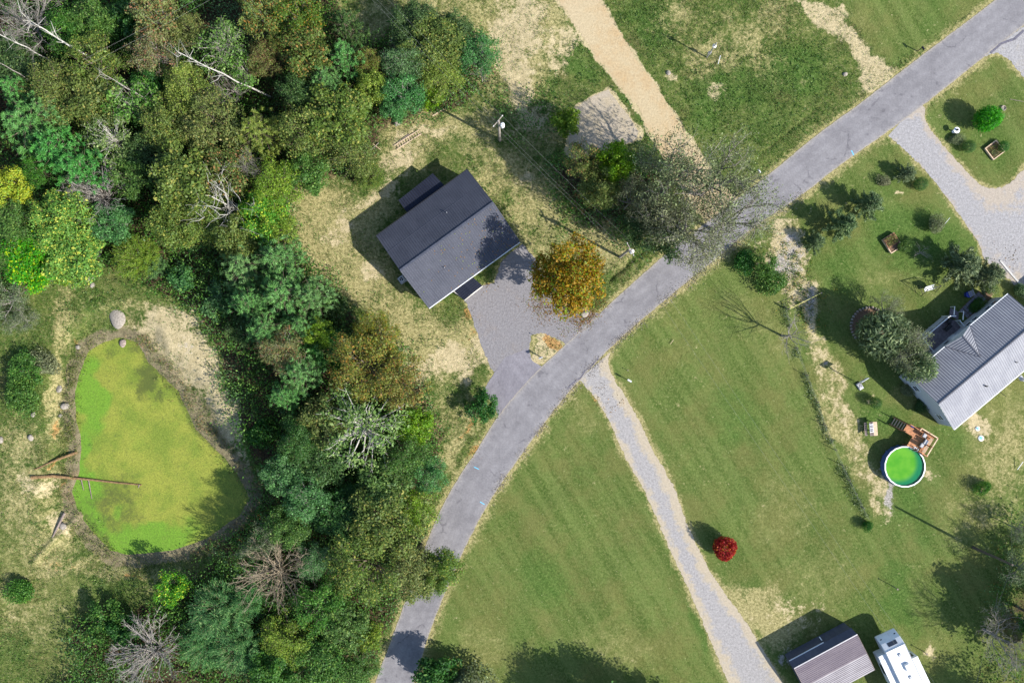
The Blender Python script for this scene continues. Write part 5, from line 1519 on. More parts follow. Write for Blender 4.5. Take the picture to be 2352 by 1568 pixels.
# tub with slatted seat near the steps
o = P(2229, 675, .6); o.z = 0
r = empty('planter_tub', o, 0, "blue tub with a grey slatted crate on top beside the paved path", 'tub')
m = MB(Matrix.Translation(o)); m.cyl((-.15, -.05, 0), .36, .62, 18, .42); m.build('tub', M_BLUE, r)
for i in range(6):
    m = MB(frame(o, .45)); m.box((.12, -.30 + i * .13, .72), (.72, .06, .04)); m.build('slat', M_GREYM, r)
for s in (-1, 1):
    m = MB(frame(o, .45)); m.box((.12 + s * .34, .02, .675), (.05, .78, .05)); m.build('slat', M_GREYM, r)
# outbuilding just off the right edge, whose shade is in the picture
o = P(2420, 700, 0)
ob = empty('garage', o, 0, "small garage just outside the right edge of the photo", 'garage')
M = frame(o + Vector((1.2, 0, 0)), math.radians(38))
m = MB(M); m.box((0, 0, 1.3), (7, 5.2, 2.6)); m.build('wall', M_SIDING, ob)
m = MB(M); m.slab((-3.8, -2.9, 2.6), (3.8, -2.9, 2.6), (3.8, 0, 3.7), (-3.8, 0, 3.7)); m.build('roof', M_GROOF, ob)
m = MB(M); m.slab((-3.8, 2.9, 2.6), (3.8, 2.9, 2.6), (3.8, 0, 3.696), (-3.8, 0, 3.696)); m.build('roof', M_GROOF, ob)
m = MB(M); m.box((-3.52, 0, 1.1), (.05, 2.6, 2.1)); m.build('door', M_WHITE, ob)

# ------------------------------------------------------------------ shed, bottom right
sa, sb = P(1824,1534,3.2), P(1969,1456,3.2)             # ridge
se, = (P(2012,1538,2.5),)
A3 = math.atan2(sb.y - sa.y, sb.x - sa.x)
u3 = Vector((math.cos(A3), math.sin(A3), 0)); v3 = Vector((-u3.y, u3.x, 0))
rc = (sa + sb) / 2; L3 = (sb - sa).length / 2 
def h3(a, b, z): return Vector((rc.x, rc.y, 0)) + u3 * a + v3 * b + Vector((0, 0, z))
wS = -(se - rc).dot(v3)
sn_ = P(1949,1444,2.3); wN = (sn_ - rc).dot(v3)
shed = empty('shed', (rc.x, rc.y, 0), 0, "long metal shed with brown and silver ribbed roof next to the camper", 'shed')
zm = 2.92; wM = wS * .52
zs_ = 2.35
m = MB(); prof = [(-wS + .15, 0), (wN - .12, 0), (wN - .12, 2.2), (0, 3.1), (-wM, zm - .1), (-wS + .15, zs_ - .1)]
vs = [h3(-L3 + .15, b, z) for b, z in prof] + [h3(L3 - .15, b, z) for b, z in prof]
m._add(vs, [(5, 4, 3, 2, 1, 0), (6, 7, 8, 9, 10, 11), (0, 1, 7, 6), (1, 2, 8, 7), (5, 0, 6, 11)]); m.build('wall', M_SHEDK, shed)
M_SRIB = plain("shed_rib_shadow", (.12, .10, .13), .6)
def hrib(a, b, c, d, mat, ribmat, pitch, hg=.04, w=.05):
    """ribs parallel to the ridge (a-b lower edge, d-c upper edge)"""
    m = MB(); m.slab(a, b, c, d, .05); s = m.build('roof_slope', mat, shed)
    n = int((d - a).length / pitch); r = MB(); nn_ = (b - a).cross(d - a).normalized(); nn_ = nn_ if nn_.z > 0 else -nn_
    for i in range(1, n):
        f = i / n; r.bar(a.lerp(d, f) + nn_ * .01, b.lerp(c, f) + nn_ * .01, w, hg)
    r.build('rib', ribmat, s)['kind'] = 'stuff'
hrib(h3(-L3, -wM, zm), h3(L3, -wM, zm), h3(L3, 0, 3.2), h3(-L3, 0, 3.2), M_SHEDB, M_SRIB, .24)
hrib(h3(-L3, -wS, zs_), h3(L3, -wS, zs_), h3(L3, -wM, zm - .004), h3(-L3, -wM, zm - .004), M_SHEDM, M_SRIB, .24)
m = MB(); m.slab(h3(-L3 - .1, wN, 2.3), h3(L3 - .1, wN, 2.3), h3(L3, 0, 3.196), h3(-L3, 0, 3.196), .05); m.build('roof_slope', M_SHEDK, shed)
m = MB(); m.bar(h3(-L3, 0, 3.22), h3(L3, 0, 3.22), .12, .04); m.build('ridge_cap', M_GREYM, shed)
m = MB(); m.bar(h3(-L3, wN + .03, 2.3), h3(L3 * .1, wN + .03, 2.3), .1, .08); m.build('gutter', M_WHITE, shed)
m = MB(); m.bar(P(1888,1470,1.6), P(1882,1462,1.2), .12); dn = m.build('downspout', M_WHITE, shed)
for s in (-1, 1):
    m = MB(); m.bar(h3(s * L3, -wS, zs_), h3(s * L3, -wM, zm), .06, .06); m.bar(h3(s * L3, -wM, zm), h3(s * L3, 0, 3.2), .06, .06); m.build('fascia', M_WOODG, shed)

# ------------------------------------------------------------------ camper
zc = 3.45
c1, c2 = P(2032,1493,zc), P(2081,1482,zc)                 # front edge of the roof
c3 = P(2133,1592,zc)
ax = (c3 - c2).normalized(); lat = Vector((ax.y, -ax.x, 0))     # ax: towards the rear; lat: to the right side seen from above
if lat.dot(c2 - c1) < 0: lat = -lat
cw = (c2 - c1).dot(lat); cf = (c1 + c2) / 2
camp = empty('camper', (cf.x, cf.y, 0), 0, "white fifth wheel camper trailer with slide outs parked beside the shed", 'camper')
Fz = Vector((cf.x, cf.y, 0))
def hc_(a, b, z): return Fz + ax * a + lat * b + Vector((0, 0, z))
w = cw / 2; LN = 9.0
def hull(name, prof, b0, b1, mat, parent, bev=.0):
    """extrude side profile (a,z) between lateral b0..b1"""
    m = MB(); n = len(prof); vs = [hc_(a, b0, z) for a, z in prof] + [hc_(a, b1, z) for a, z in prof]
    fs = [tuple(range(n)), tuple(range(2 * n - 1, n - 1, -1))] + [(i, n + i, n + (i + 1) % n, (i + 1) % n) for i in range(n)]
    m._add(vs, fs); return m.build(name, mat, parent, bevel=bev)
M_CAMP = plain("white_fibreglass", (.60, .61, .62), .35, .05, 2, .4)
M_CAMPG = plain("grey_trim", (.22, .23, .25), .4)
body = hull('body', [(-1.45, 1.55), (-1.55, 1.9), (-1.35, 2.25), (-.85, 2.9), (0, zc), (LN, zc), (LN, .75), (1.6, .75), (1.35, 1.5)], -w, w, M_CAMP, camp, .05)
m = MB(); m.box(hc_(-1.42, 0, 1.72), (.10, cw * .98, .18), math.atan2(ax.y, ax.x)); m.build('trim', M_CAMPG, body)
# cap window
dirn = (hc_(0, 0, zc) - hc_(-.85, 0, 2.9)).normalized(); nn_ = Vector((0, 0, 1)).cross(lat); nrm = dirn.cross(lat).normalized(); nrm = nrm if nrm.z > 0 else -nrm
p0 = hc_(-.85, 0, 2.9).lerp(hc_(0, 0, zc), .12) + nrm * .02; p1 = hc_(-.85, 0, 2.9).lerp(hc_(0, 0, zc), .62) + nrm * .02
m = MB(); m.slab(p0 - lat * .62, p0 + lat * .62, p1 + lat * .62, p1 - lat * .62, .04); m.build('window', M_GLASS, camp)
for s in (-1, 1):
    m = MB(); q = hc_(-1.2, s * .95, 2.45) + nrm * .03; m.box(q, (.12, .2, .05), math.atan2(ax.y, ax.x)); m.build('marker_light', M_DARK, camp)
# slide outs
sl = hull('slide_out', [(.35, 1.35), (.35, 3.0), (4.6, 3.0), (4.6, 1.35)], -w - .95, -w + .05, M_CAMP, camp)
m = MB(); m.box(hc_(2.4, -w - .97, 2.3), (1.4, .04, .8), math.atan2(ax.y, ax.x)); m.build('window', M_GLASS, sl)
m = MB(); m.slab(hc_(.9, -w - .98, 3.03), hc_(.9, -w - .35, 3.05), hc_(4.4, -w - .35, 3.05), hc_(4.4, -w - .98, 3.03), .03); m.build('awning', M_WHITE, sl)
sr = hull('slide_out', [(2.3, 1.0), (2.3, 3.15), (8.2, 3.15), (8.2, 1.0)], w - .05, w + .85, M_CAMP, camp)
m = MB(); m.box(hc_(2.28, w + .35, 2.3), (.04, .45, .8), math.atan2(ax.y, ax.x)); m.build('window', M_GLASS, sr)
# roof gear
for a, b in ((1.0, .12), (4.15, .15)):
    m = MB(); m.box(hc_(a, b, zc + .08), (.36, .36, .14), math.atan2(ax.y, ax.x), taper=.85); m.build('roof_vent', M_CUSH, camp)
m = MB(); m.box(hc_(2.75, .35, zc + .17), (.95, .72, .34), math.atan2(ax.y, ax.x), taper=.85); m.build('roof_air_conditioner', M_CAMP, camp, bevel=.04)
m = MB(); m.bar(hc_(-.05, -w + .03, zc + .02), hc_(LN, -w + .03, zc + .02), .05); m.bar(hc_(-.05, w - .03, zc + .02), hc_(LN, w - .03, zc + .02), .05); m.bar(hc_(0, -w, zc + .01), hc_(0, w, zc + .01), .04); m.build('roof_rail', M_CAMPG, camp)
for s in (-1, 1):
    for a in (6.0, 7.0):
        m = MB(); c_ = hc_(a, s * (w - .12), .37); m.tube([c_ - lat * .12, c_ + lat * .12], .37, 18); tw = m.build('wheel', M_DARK, camp)
        m = MB(); m.tube([c_ - lat * .13, c_ + lat * .13], .19, 12); m.build('rim', M_GREYM, tw)
    m = MB(); c_ = hc_(-.2, s * .7, .0); m.bar(c_, c_ + Vector((0, 0, 1.75)), .08); m.build('landing_leg', M_GREYM, camp)
    m = MB(); c_ = hc_(1.8, s * .9, .0); m.bar(c_, c_ + Vector((0, 0, .8)), .08); m.build('landing_leg', M_GREYM, camp)
# awning arms on the left wall
for a in (5.0, 8.4):
    m = MB(); m.bar(hc_(a, -w - .06, 1.2), hc_(a, -w - .06, 3.2), .06); m.build('awning_arm', M_WHITE, camp)
m = MB(); m.tube([hc_(4.9, -w - .12, 3.25), hc_(8.5, -w - .12, 3.25)], .09, 8); m.build('awning_roll', M_WHITE, camp)
window(camp, hc_(6.6, -w, 2.3), 1.0, .7, math.atan2(-lat.y, -lat.x), M_CAMPG)

# ------------------------------------------------------------------ pool, deck and furniture
pc = P(2079, 1071.5, 1.3); PR = 46.4 / S * (H - 1.3) / H
pool = empty('swimming_pool', (pc.x, pc.y, 0), 0, "round above ground pool full of bright green water", 'pool')
N = 20
def ring(r, z): return [Vector((pc.x + r * math.cos(2 * math.pi * (i + .5) / N), pc.y + r * math.sin(2 * math.pi * (i + .5) / N), z)) for i in range(N)]
m = MB(); o_, i_ = ring(PR, 0), ring(PR, 1.25); m._add(o_ + i_ , [(i, (i + 1) % N, N + (i + 1) % N, N + i) for i in range(N)]); m.build('wall', M_POOLW, pool)
m = MB(); o_, i_ = ring(PR - .035, 1.25), ring(PR - .035, .05); m._add(o_ + i_ , [(i, (i + 1) % N, N + (i + 1) % N, N + i) for i in range(N)]); m.build('liner', plain("teal_liner", (.02, .22, .10), .4), pool)
m = MB(); a_, b_, c_, d_ = ring(PR + .06, 1.25), ring(PR - .10, 1.25), ring(PR + .06, 1.30), ring(PR - .10, 1.30)
fs = []
for i in range(N):
    j = (i + 1) % N
    fs += [(2 * N + i, 2 * N + j, 3 * N + j, 3 * N + i), (i, j, 2 * N + j, 2 * N + i), (N + j, N + i, 3 * N + i, 3 * N + j), (j, i, N + i, N + j)]
m._add(a_ + b_ + c_ + d_, fs); m.build('rim', M_WHITE, pool)
for i, p in enumerate(ring(PR + .05, 0)):
    m = MB(); m.box((p.x, p.y, .62), (.07, .12, 1.24), 2 * math.pi * (i + .5) / N); m.build('upright', M_POOLW, pool)
t = NT("green_pool_water"); co = t.n("TexCoord").outputs[3]
# pool wall's shade put into the water colour as a teal crescent
sub = t.n("VectorMath", {0: co, 1: (pc.x - org(pool).x - .55, pc.y - org(pool).y + .35, 0)}, operation='SUBTRACT').outputs[0]
dist = t.n("VectorMath", {0: sub}, operation='LENGTH').outputs['Value']
nz = t.noise(.8, 2, .5, co)
f = t.step(t.math('ADD', dist, t.math('MULTIPLY', nz, .5)), 2.1, 2.9)
c = t.mix(t.step(nz, .3, .7), (.052, .225, .006), (.09, .27, .012))
M_PW = None
at_ = t.n("Attribute", attribute_name='wall_shade').outputs[2]
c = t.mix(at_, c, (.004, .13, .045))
M_PW = t.finish(c, .10, t.noise(3.0, 3, .6, co), .25, .03, spec=.5)
g_r = np.linspace(0, PR - .04, 16); th = np.linspace(0, 2 * np.pi, 61)[:-1]
RR, TT = np.meshgrid(g_r, th); VX = RR * np.cos(TT); VY = RR * np.sin(TT)
pv_ = np.stack([VX.ravel(), VY.ravel(), np.full(VX.size, 1.12)], 1)
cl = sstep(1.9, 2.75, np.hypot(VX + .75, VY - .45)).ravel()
Iw = np.arange(VX.size).reshape(60, 16); Iw = np.vstack([Iw, Iw[:1]])
Fw = np.stack([Iw[:-1, :-1], Iw[:-1, 1:], Iw[1:, 1:], Iw[1:, :-1]], -1).reshape(-1, 4)
wm = arr_mesh('water', pv_, Fw, {'wall_shade': cl}); wm.materials.append(M_PW)
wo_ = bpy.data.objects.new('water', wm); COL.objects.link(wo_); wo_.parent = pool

AD = math.radians(-31.5)
zd = 1.3
dc = P(2121.8, 1015.1, 2.1); dc.z = 0
deck = empty('pool_deck', dc, 0, "orange wooden pool deck with railings and steps at the green pool", 'deck')
MD = frame(dc, AD)
hx, hy = 1.22, 1.36
nb = 17; bwid = 2 * hy / nb
for i in range(nb):
    m = MB(MD); m.box((0, -hy + bwid * (i + .5), zd - .02), (2 * hx, bwid - .012, .04)); m.build('board', M_WOOD, deck)
lx0, lx1 = -hx - 1.42, -hx - .01; ly0, ly1 = .0, 1.02
nb2 = 9
for i in range(nb2):
    xw = (lx1 - lx0) / nb2
    m = MB(MD); m.box((lx0 + xw * (i + .5), (ly0 + ly1) / 2, zd - .02), (xw - .012, ly1 - ly0, .04)); m.build('board', M_WOOD, deck)
for i in range(5):
    m = MB(MD); m.box((lx0 - .15 - i * .27, (ly0 + ly1) / 2, zd - .24 - i * .21), (.12, ly1 - ly0, .04)); m.build('tread', M_WOODL, deck)
for y in (ly0, ly1):
    m = MB(MD); m.bar((lx0, y, zd - .1), (lx0 - 1.5, y, .1), .05, .2); m.build('stringer', M_WOOD, deck)
def rail(p, q, z0=zd, z1=zd + .95, mat=M_WOODL, slats=True):
    m = MB(MD); m.bar((*p, z1), (*q, z1), .13, .045); rr = m.build('rail', mat, deck)
    L_ = (Vector(p) - Vector(q)).length; k = int(L_ / .16)
    for i in range(1, k):
        f = i / k; x = p[0] * (1 - f) + q[0] * f; y = p[1] * (1 - f) + q[1] * f
        m = MB(MD); m.box((x, y, (z0 + z1) / 2 - .03), (.035, .035, z1 - z0 - .1)); m.build('baluster', M_WOOD, rr)
rail((-hx, hy), (hx, hy)); rail((hx, hy), (hx, -hy)); rail((-hx, hy), (-hx, ly1)); rail((hx, -hy), (hx * .35, -hy), mat=M_WOOD)
m = MB(MD); m.bar((lx0, ly1 + .02, zd + .9), (-hx, ly1 + .02, zd + .9), .08, .04); m.build('rail', M_WOOD, deck)
m = MB(MD); m.bar((lx0, ly0 - .02, zd + .9), (lx1, ly0 - .02, zd + .9), .08, .04); m.build('rail', M_WOOD, deck)
for x, y, hh in ((-hx, hy, 2.3), (hx, hy, 2.3), (hx, -hy, 2.3), (-hx, -hy, 1.35), (hx * .35, -hy, 2.2), (-hx, ly1, 2.2), (lx0, ly0, 2.2), (lx0, ly1, 2.2), (hx, 0, 2.3), (0, hy, 2.3)):
    m = MB(MD); m.box((x, y, hh / 2), (.1, .1, hh)); m.build('post', M_WOOD, deck)
m = MB(MD)
m = MB(MD); m.box((0, -hy, zd - .14), (2 * hx, .05, .2)); m.box((0, hy, zd - .14), (2 * hx, .05, .2)); m.box((hx, 0, zd - .14), (.05, 2 * hy - .06, .2)); m.build('joist', M_WOOD, deck)
# bench with slats along the right railing
for j, (y0, y1) in enumerate(((-1.15, -.1), (.1, 1.05))):
    bo = MD @ Vector((hx - .36, (y0 + y1) / 2, zd))
    r = empty('deck_bench', bo, 0, ("lower" if j == 0 else "upper") + " slatted pale bench along the deck's right railing", 'bench', 'slatted benches on the pool deck')
    for i in range(4):
        m = MB(MD); m.box((hx - .52 + i * .11, (y0 + y1) / 2, zd + .42), (.07, y1 - y0, .03)); m.build('slat', M_WOODL, r)
    for y in (y0 + .1, y1 - .1):
        m = MB(MD); m.box((hx - .36, y, zd + .2), (.4, .05, .4)); m.build('leg', M_WOOD, r)
for (x, y, s, lb) in ((-.15, .85, .95, "square grey cushioned seat nearest the upper railing of the pool deck"), (.42, .22, 1.3, "long grey cushioned lounger in the middle of the pool deck"), (.22, -.42, 1.0, "grey cushioned seat nearest the pool on the deck")):
    bo = MD @ Vector((x, y, zd))
    r = empty('deck_chair', bo, 0, lb, 'chair', 'grey seats on the pool deck')
    m = MB(MD); m.box((x, y, zd + .40), (.5, .5 * s, .09)); m.build('cushion', M_CUSH, r, bevel=.02)
    m = MB(MD); m.box((x, y, zd + .33), (.54, .5 * s + .04, .05)); m.build('seat_frame', M_DARK, r)
    m = MB(MD); m.box((x - .27, y, zd + .6), (.05, .5 * s, .4), 0, -.2); m.build('backrest', M_CUSH, r)
    for a in (-1, 1):
        for b in (-1, 1):
            m = MB(MD); m.box((x + a * .23, y + b * .22 * s, zd + .15), (.04, .04, .3)); m.build('leg', M_DARK, r)
# pool ladder
lo = P(2101, 1030, 1.5); lo.z = 0
r = empty('pool_ladder', lo, 0, "white pool ladder standing between deck and green water", 'ladder')
ML = frame(lo, AD)
for s in (-1, 1):
    m = MB(ML); m.tube([(s * .25, .35, 0), (s * .25, .12, 1.9), (s * .25, -.12, 1.9), (s * .25, -.4, .9)], .03, 6); m.build('rail', M_WHITE, r)
for i in range(5):
    m = MB(ML); m.box((0, .33 - i * .04, .3 + i * .3), (.5, .12, .04)); m.build('rung', M_WHITE, r)
# blue barrel under an umbrella-like lid
bo = P(2094, 985, 1.0); bo.z = 0
r = empty('barrel', bo, 0, "dark blue barrel standing in the corner of the pool deck steps", 'barrel')
m = MB(Matrix.Translation(bo)); m.tube([(0, 0, 0), (0, 0, .25), (0, 0, .6), (0, 0, .95), (0, 0, 1.0)], [.40, .46, .48, .44, .38], 20); m.build('drum', M_BLUE, r, smooth=False)
m = MB(Matrix.Translation(bo)); m.cyl((0, 0, 1.0), .40, .04, 20); m.build('lid', M_BLUE, r)
for a in (0, 1.57):
    m = MB(frame(bo, a + .3)); m.box((.0, 0, 1.06), (.34, .07, .03)); m.build('handle', M_WHITE, r)
# gravel border round the pool
# ------------------------------------------------------------------ picnic table
to = P(2006.4, 984.5, .75); to.z = 0
r = empty('picnic_table', to, 0, "wooden picnic table with one dark bench left of the pool", 'table')
MT = frame(to, math.radians(4))
for i in range(6):
    m = MB(MT); m.box((-.42 + i * .168, 0, .74), (.155, 1.8, .04)); m.build('board', M_WOODL if i > 2 else M_WOODG, r)
for y in (-.65, .65):
    m = MB(MT); m.bar((-.35, y, .70), (-.85, y, 0), .05, .1); m.build('leg', M_WOODG, r)
    m = MB(MT); m.bar((.35, y, .70), (.5, y, 0), .05, .1); m.build('leg', M_WOODG, r)
    m = MB(MT); m.bar((-.95, y, .40), (.4, y, .40), .05, .08); m.build('brace', M_WOODG, r)
for i in range(2):
    m = MB(MT); m.box((-.98 + i * .18, 0, .46), (.16, 1.75, .04)); m.build('bench_board', M_WOODG, r)
wo2 = P(2003, 983, 1.0); wo2.z = .76
r = empty('folding_chair', wo2, 0, "folded white lawn chair lying on the picnic table", 'chair')
MC = frame(wo2, math.radians(5))
for x in (-.22, .22):
    m = MB(MC); m.bar((x, -.6, .1), (x, .6, .1), .04); m.build('frame', M_WHITE, r)
for i in range(5):
    m = MB(MC); m.box((0, -.5 + i * .24, .12), (.44, .12, .02)); m.build('strap', M_CUSH if i % 2 else M_WHITE, r)

# ------------------------------------------------------------------ garden swing
go = P(2133, 662.6, .5); go.z = 0
r = empty('garden_swing', go, 0, "white garden swing seat hanging in a black metal frame", 'swing')
MG = frame(go, math.radians(16))
for i in range(3):
    m = MB(MG); m.box((-.38 + i * .38, 0, .5), (.34, .5, .1)); m.build('cushion', M_WHITE, r, bevel=.02)
m = MB(MG); m.box((0, .28, .78), (1.15, .07, .5), 0, 0, -.2); m.build('backrest', M_WHITE, r)
m = MB(MG); m.bar((-.95, 0, 1.9), (.95, 0, 1.9), .07); m.build('top_bar', M_DARK, r)
for s in (-1, 1):
    for e in (-.75, .75):
        m = MB(MG); m.bar((s * .9, 0, 1.9), (s * 1.0, e, 0), .055); m.build('leg', M_DARK, r)
    m = MB(MG); m.bar((s * .98, -.5, .5), (s * .98, .5, .5), .04); m.build('brace', M_DARK, r)
    for e in (-.22, .22):
        m = MB(MG); m.bar((s * .56, 0, 1.87), (s * .56, e, .55), .02); m.build('chain', M_GREYM, r)
    m = MB(MG); m.box((s * .62, 0, .62), (.05, .5, .05)); m.build('armrest', M_WHITE, r)

# ------------------------------------------------------------------ basketball hoop
bo = P(1966, 876, 0)
r = empty('basketball_hoop', bo, 0, "portable basketball hoop casting its square backboard shadow on the track", 'basketball hoop')
MBk = frame(bo, math.radians(32))
m = MB(MBk); m.box((.1, -.75, .1), (.72, 1.05, .18), taper=.8); m.build('base', M_GREYM, r, bevel=.04)
m = MB(MBk); m.tube([(0, -.05, .1), (0, .0, 2.6)], .05, 8); m.build('pole', M_DARK, r)
m = MB(MBk); m.bar((-.12, -.9, .2), (-.02, -.02, 1.2), .04); m.bar((.2, -.9, .2), (.02, -.02, 1.2), .04); m.build('brace', M_DARK, r)
m = MB(MBk); m.bar((0, 0, 2.4), (0, .35, 2.8), .06); m.bar((0, 0, 2.2), (0, .35, 2.6), .04); m.build('arm', M_DARK, r)
m = MB(MBk); m.box((0, .38, 2.85), (1.12, .05, .76)); bb = m.build('backboard', M_WHITE, r)
pts = [Vector((.23 * math.cos(a * math.pi / 8), .65 + .23 * math.sin(a * math.pi / 8), 2.62)) for a in range(17)]
m = MB(MBk); m.tube(pts, .015, 5, False); m.build('rim', plain("orange_steel", (.5, .12, .03), .5), r)

# ------------------------------------------------------------------ gate across the sandy track
g1, g2 = P(1807,710,0), P(1879,674,0)
r = empty('gate', g1, 0, "yellow pole gate across the sandy track", 'gate')
for p in (g1, g2):
    m = MB(); m.box((p.x, p.y, .62), (.14, .14, 1.24)); m.build('post', M_WOODG, r)
m = MB(); m.tube([g1 + Vector((0, 0, 1.1)), g2 + Vector((0, 0, 1.1))], .03, 8); m.build('bar', M_YEL, r)

# ------------------------------------------------------------------ old fence in the weed row
f0 = P(*FENCE[0], 0)
r = empty('fence', f0, 0, "old wire fence overgrown with weeds between lawn and dry strip", 'fence')
fp = [P(*q, 0) for q in FENCE]
for a, b in zip(fp, fp[1:]):
    k = max(1, round((b - a).length / 2.6))
    for i in range(k):
        p = a.lerp(b, i / k); m = MB(); m.tube([(p.x, p.y, -.1), (p.x + random.uniform(-.06, .06), p.y, 1.15)], .05, 6); m.build('post', M_WOODG, r)
for z in (.4, .75, 1.05):
    m = MB(); m.tube([p + Vector((0, 0, z)) for p in fp], .008, 3); m.build('wire', M_WIRE, r)

# ------------------------------------------------------------------ flower beds and planters
bc = P(1996, 748, 0)
r = empty('flower_bed', bc, 0, "round flower bed edged with loose brown stones under the grey green tree", 'flower bed')
m = MB(); m.prism([(bc.x + 2.25 * math.cos(a * math.pi / 12), bc.y + 2.25 * math.sin(a * math.pi / 12)) for a in range(24)], -.02, .08); m.build('mulch', M_SOIL, r)
rn = random.Random(9)
for i in range(36):
    a = 2 * math.pi * i / 36
    m = MB(); m.blobby((bc.x + 2.4 * math.cos(a), bc.y + 2.4 * math.sin(a), .10), .21, i, 1, (1, .85, .6), .2, a); m.build('stone', M_STONE if rn.random() < .4 else M_STONEB, r)
def planter(dx, dy, lx_, ly_, ang, label, fill, wmat, zh=.3):
    o = P(dx, dy, zh); o.z = 0
    r = empty('planter', o, 0, label, 'planter'); M = frame(o, ang)
    for s in (-1, 1):
        m = MB(M); m.box((0, s * ly_ / 2, zh / 2), (lx_ + .12, .12, zh)); m.build('side_board', wmat, r)
        m = MB(M); m.box((s * lx_ / 2, 0, zh / 2 - .002), (.12, ly_ - .125, zh)); m.build('side_board', wmat, r)
    m = MB(M); m.box((0, 0, zh / 2 - .06), (lx_ - .13, ly_ - .13, zh - .08)); m.build('soil', fill, r)
    return r, M
r, M = planter(2285.5, 344.5, 1.75, 1.8, math.radians(36.7), "square planter of orange timber with flowers beside a small round shrub", M_SOIL, M_WOODL)
g = np.random.default_rng(5)
def flowers(par, M, sx, sy, n, mat, ox=0, oy=0, z=.3, s=.12):
    p = np.stack([g.uniform(-sx, sx, n) + ox, g.uniform(-sy, sy, n) + oy, z + g.uniform(0, .2, n)], 1)
    o0 = org(par); Mn = np.array(M); p = p @ Mn[:3, :3].T + Mn[:3, 3] - np.array(o0)
    me = leaves('flowers', p, g.normal(size=(n, 3)) + np.array([0, 0, 1]), np.full(n, s), np.full(n, s * .6), g.random(n), g.random(n), g)
    me.materials.append(mat); o = bpy.data.objects.new('flowers', me); COL.objects.link(o); o.parent = par; o['kind'] = 'stuff'
flowers(r, M, .7, .7, 420, LM['rust']); flowers(r, M, .4, .4, 220, LM['silver'], -.3, -.3)
r, M = planter(2050.5, 558, 1.7, 2.05, math.radians(33), "square planter covered with brown straw under the conifers", M_SOIL, M_WOODL)
m = MB(M); m.box((0, .38, .33), (1.75, 1.4, .1), 0, 0, .03); m.build('straw_mat', M_STRAW, r)
flowers(r, M, .8, .6, 500, LM['rust'], 0, .4, .38, .16)
r, M = planter(2260, 1122, .9, .9, math.radians(10), "small corner planter with a green shrub on the dry lawn", M_SOIL, M_WOODG, .18)

# bird bath
o = P(2196, 300, .6); o.z = 0
r = empty('bird_bath', o, 0, "white bird bath with a dark bowl on the island lawn", 'bird bath')
MM = Matrix.Translation(o)
m = MB(MM); m.tube([(0, 0, 0), (0, 0, .08), (0, 0, .12), (0, 0, .6), (0, 0, .68)], [.24, .22, .09, .08, .2], 12); m.build('pedestal', M_WHITE, r)
m = MB(MM); m.tube([(0, 0, .68), (0, 0, .78), (0, 0, .80), (0, 0, .74)], [.2, .42, .40, .28], 14); m.build('bowl', M_WHITE, r)
m = MB(MM); m.blobby((.0, .0, .92), .15, 3, 1, (1, 1, 1.2)); m.build('ornament', M_DARK, r)
# small iron ring with rusty leaves
o = P(2304, 249, 0)
r = empty('fire_ring', o, 0, "small rusty fire ring on the island lawn above the big round shrub", 'fire ring')
pts = [Vector((.3 * math.cos(a * math.pi / 8), .3 * math.sin(a * math.pi / 8), .12)) for a in range(17)]
m = MB(Matrix.Translation(o)); m.tube(pts, .06, 5, False); m.build('ring', M_STONEB, r)
m = MB(Matrix.Translation(o)); m.cyl((0, 0, 0), .26, .06, 12); m.build('ash', M_STONE, r)

# ------------------------------------------------------------------ mailboxes and markers
def mailbox(dx, dy, h_, ang, label, bmat, pmat, lean=0.0):
    o = P(dx, dy, 0)
    r = empty('mailbox', o, 0, label, 'mailbox'); M = frame(o, ang) @ Matrix.Rotation(lean, 4, 'Y')
    m = MB(M); m.box((0, 0, h_ / 2), (.1, .1, h_)); m.build('post', pmat, r)
    m = MB(M); m.box((.1, 0, h_ + .02), (.5, .18, .04)); m.build('bracket', pmat, r)
    m = MB(M)
    pr = [(-.11, .04), (.11, .04), (.11, .16), (.07, .235), (0, .26), (-.07, .235), (-.11, .16)]
    vs = [(-.15, y, h_ + z) for y, z in pr] + [(.4, y, h_ + z) for y, z in pr]; n = len(pr)
    m._add(vs, [tuple(range(n)), tuple(range(2 * n - 1, n - 1, -1))] + [(i, n + i, n + (i + 1) % n, (i + 1) % n) for i in range(n)])
    m.build('box', bmat, r)
    m = MB(M); m.box((.1, .125, h_ + .2), (.03, .015, .14)); m.build('flag', plain("red_flag", (.5, .02, .02), .5), r)
mailbox(2107, 118, 1.25, math.radians(-55), "black mailbox on a leaning post by the upper road", M_DARK, M_DARK)
mailbox(1445, 874, 1.0, math.radians(150), "black and white mailbox at the mouth of the long driveway", M_WHITE, M_DARK)
mailbox(1243, 820, 1.15, math.radians(200), "mailbox on a reddish post in the leafy island of the stone driveway", M_GREYM, plain("red_brown_post", (.22, .06, .05), .7))
mailbox(1740, 398, .8, math.radians(120), "small white mailbox at the road edge above the sparse trees", M_WHITE, M_WOODG)
def stake(dx, dy, h_, label, mat=M_WOODG, cat='stake', name='stake', w_=.08):
    o = P(dx, dy, 0); r = empty(name, o, 0, label, cat)
    m = MB(Matrix.Translation(o)); m.tube([(0, 0, -.05), (0, 0, h_)], [w_ / 2, w_ / 2.4], 6); m.build('post', mat, r)
    m = MB(Matrix.Translation(o)); m.box((0, 0, h_ + .02), (w_ * 1.6, w_ * 1.6, .04)); m.build('cap', mat, r)
stake(1240, 777, 1.1, "thin dark stake in the leafy island of the stone driveway")
stake(2050, 1345, 1.4, "short wooden stake alone on the lower lawn", w_=.12)
stake(2118, 1493, 1.2, "short stake near the camper", w_=.12)
stake(1441, 850, .5, "tiny dark stake above the black and white mailbox")

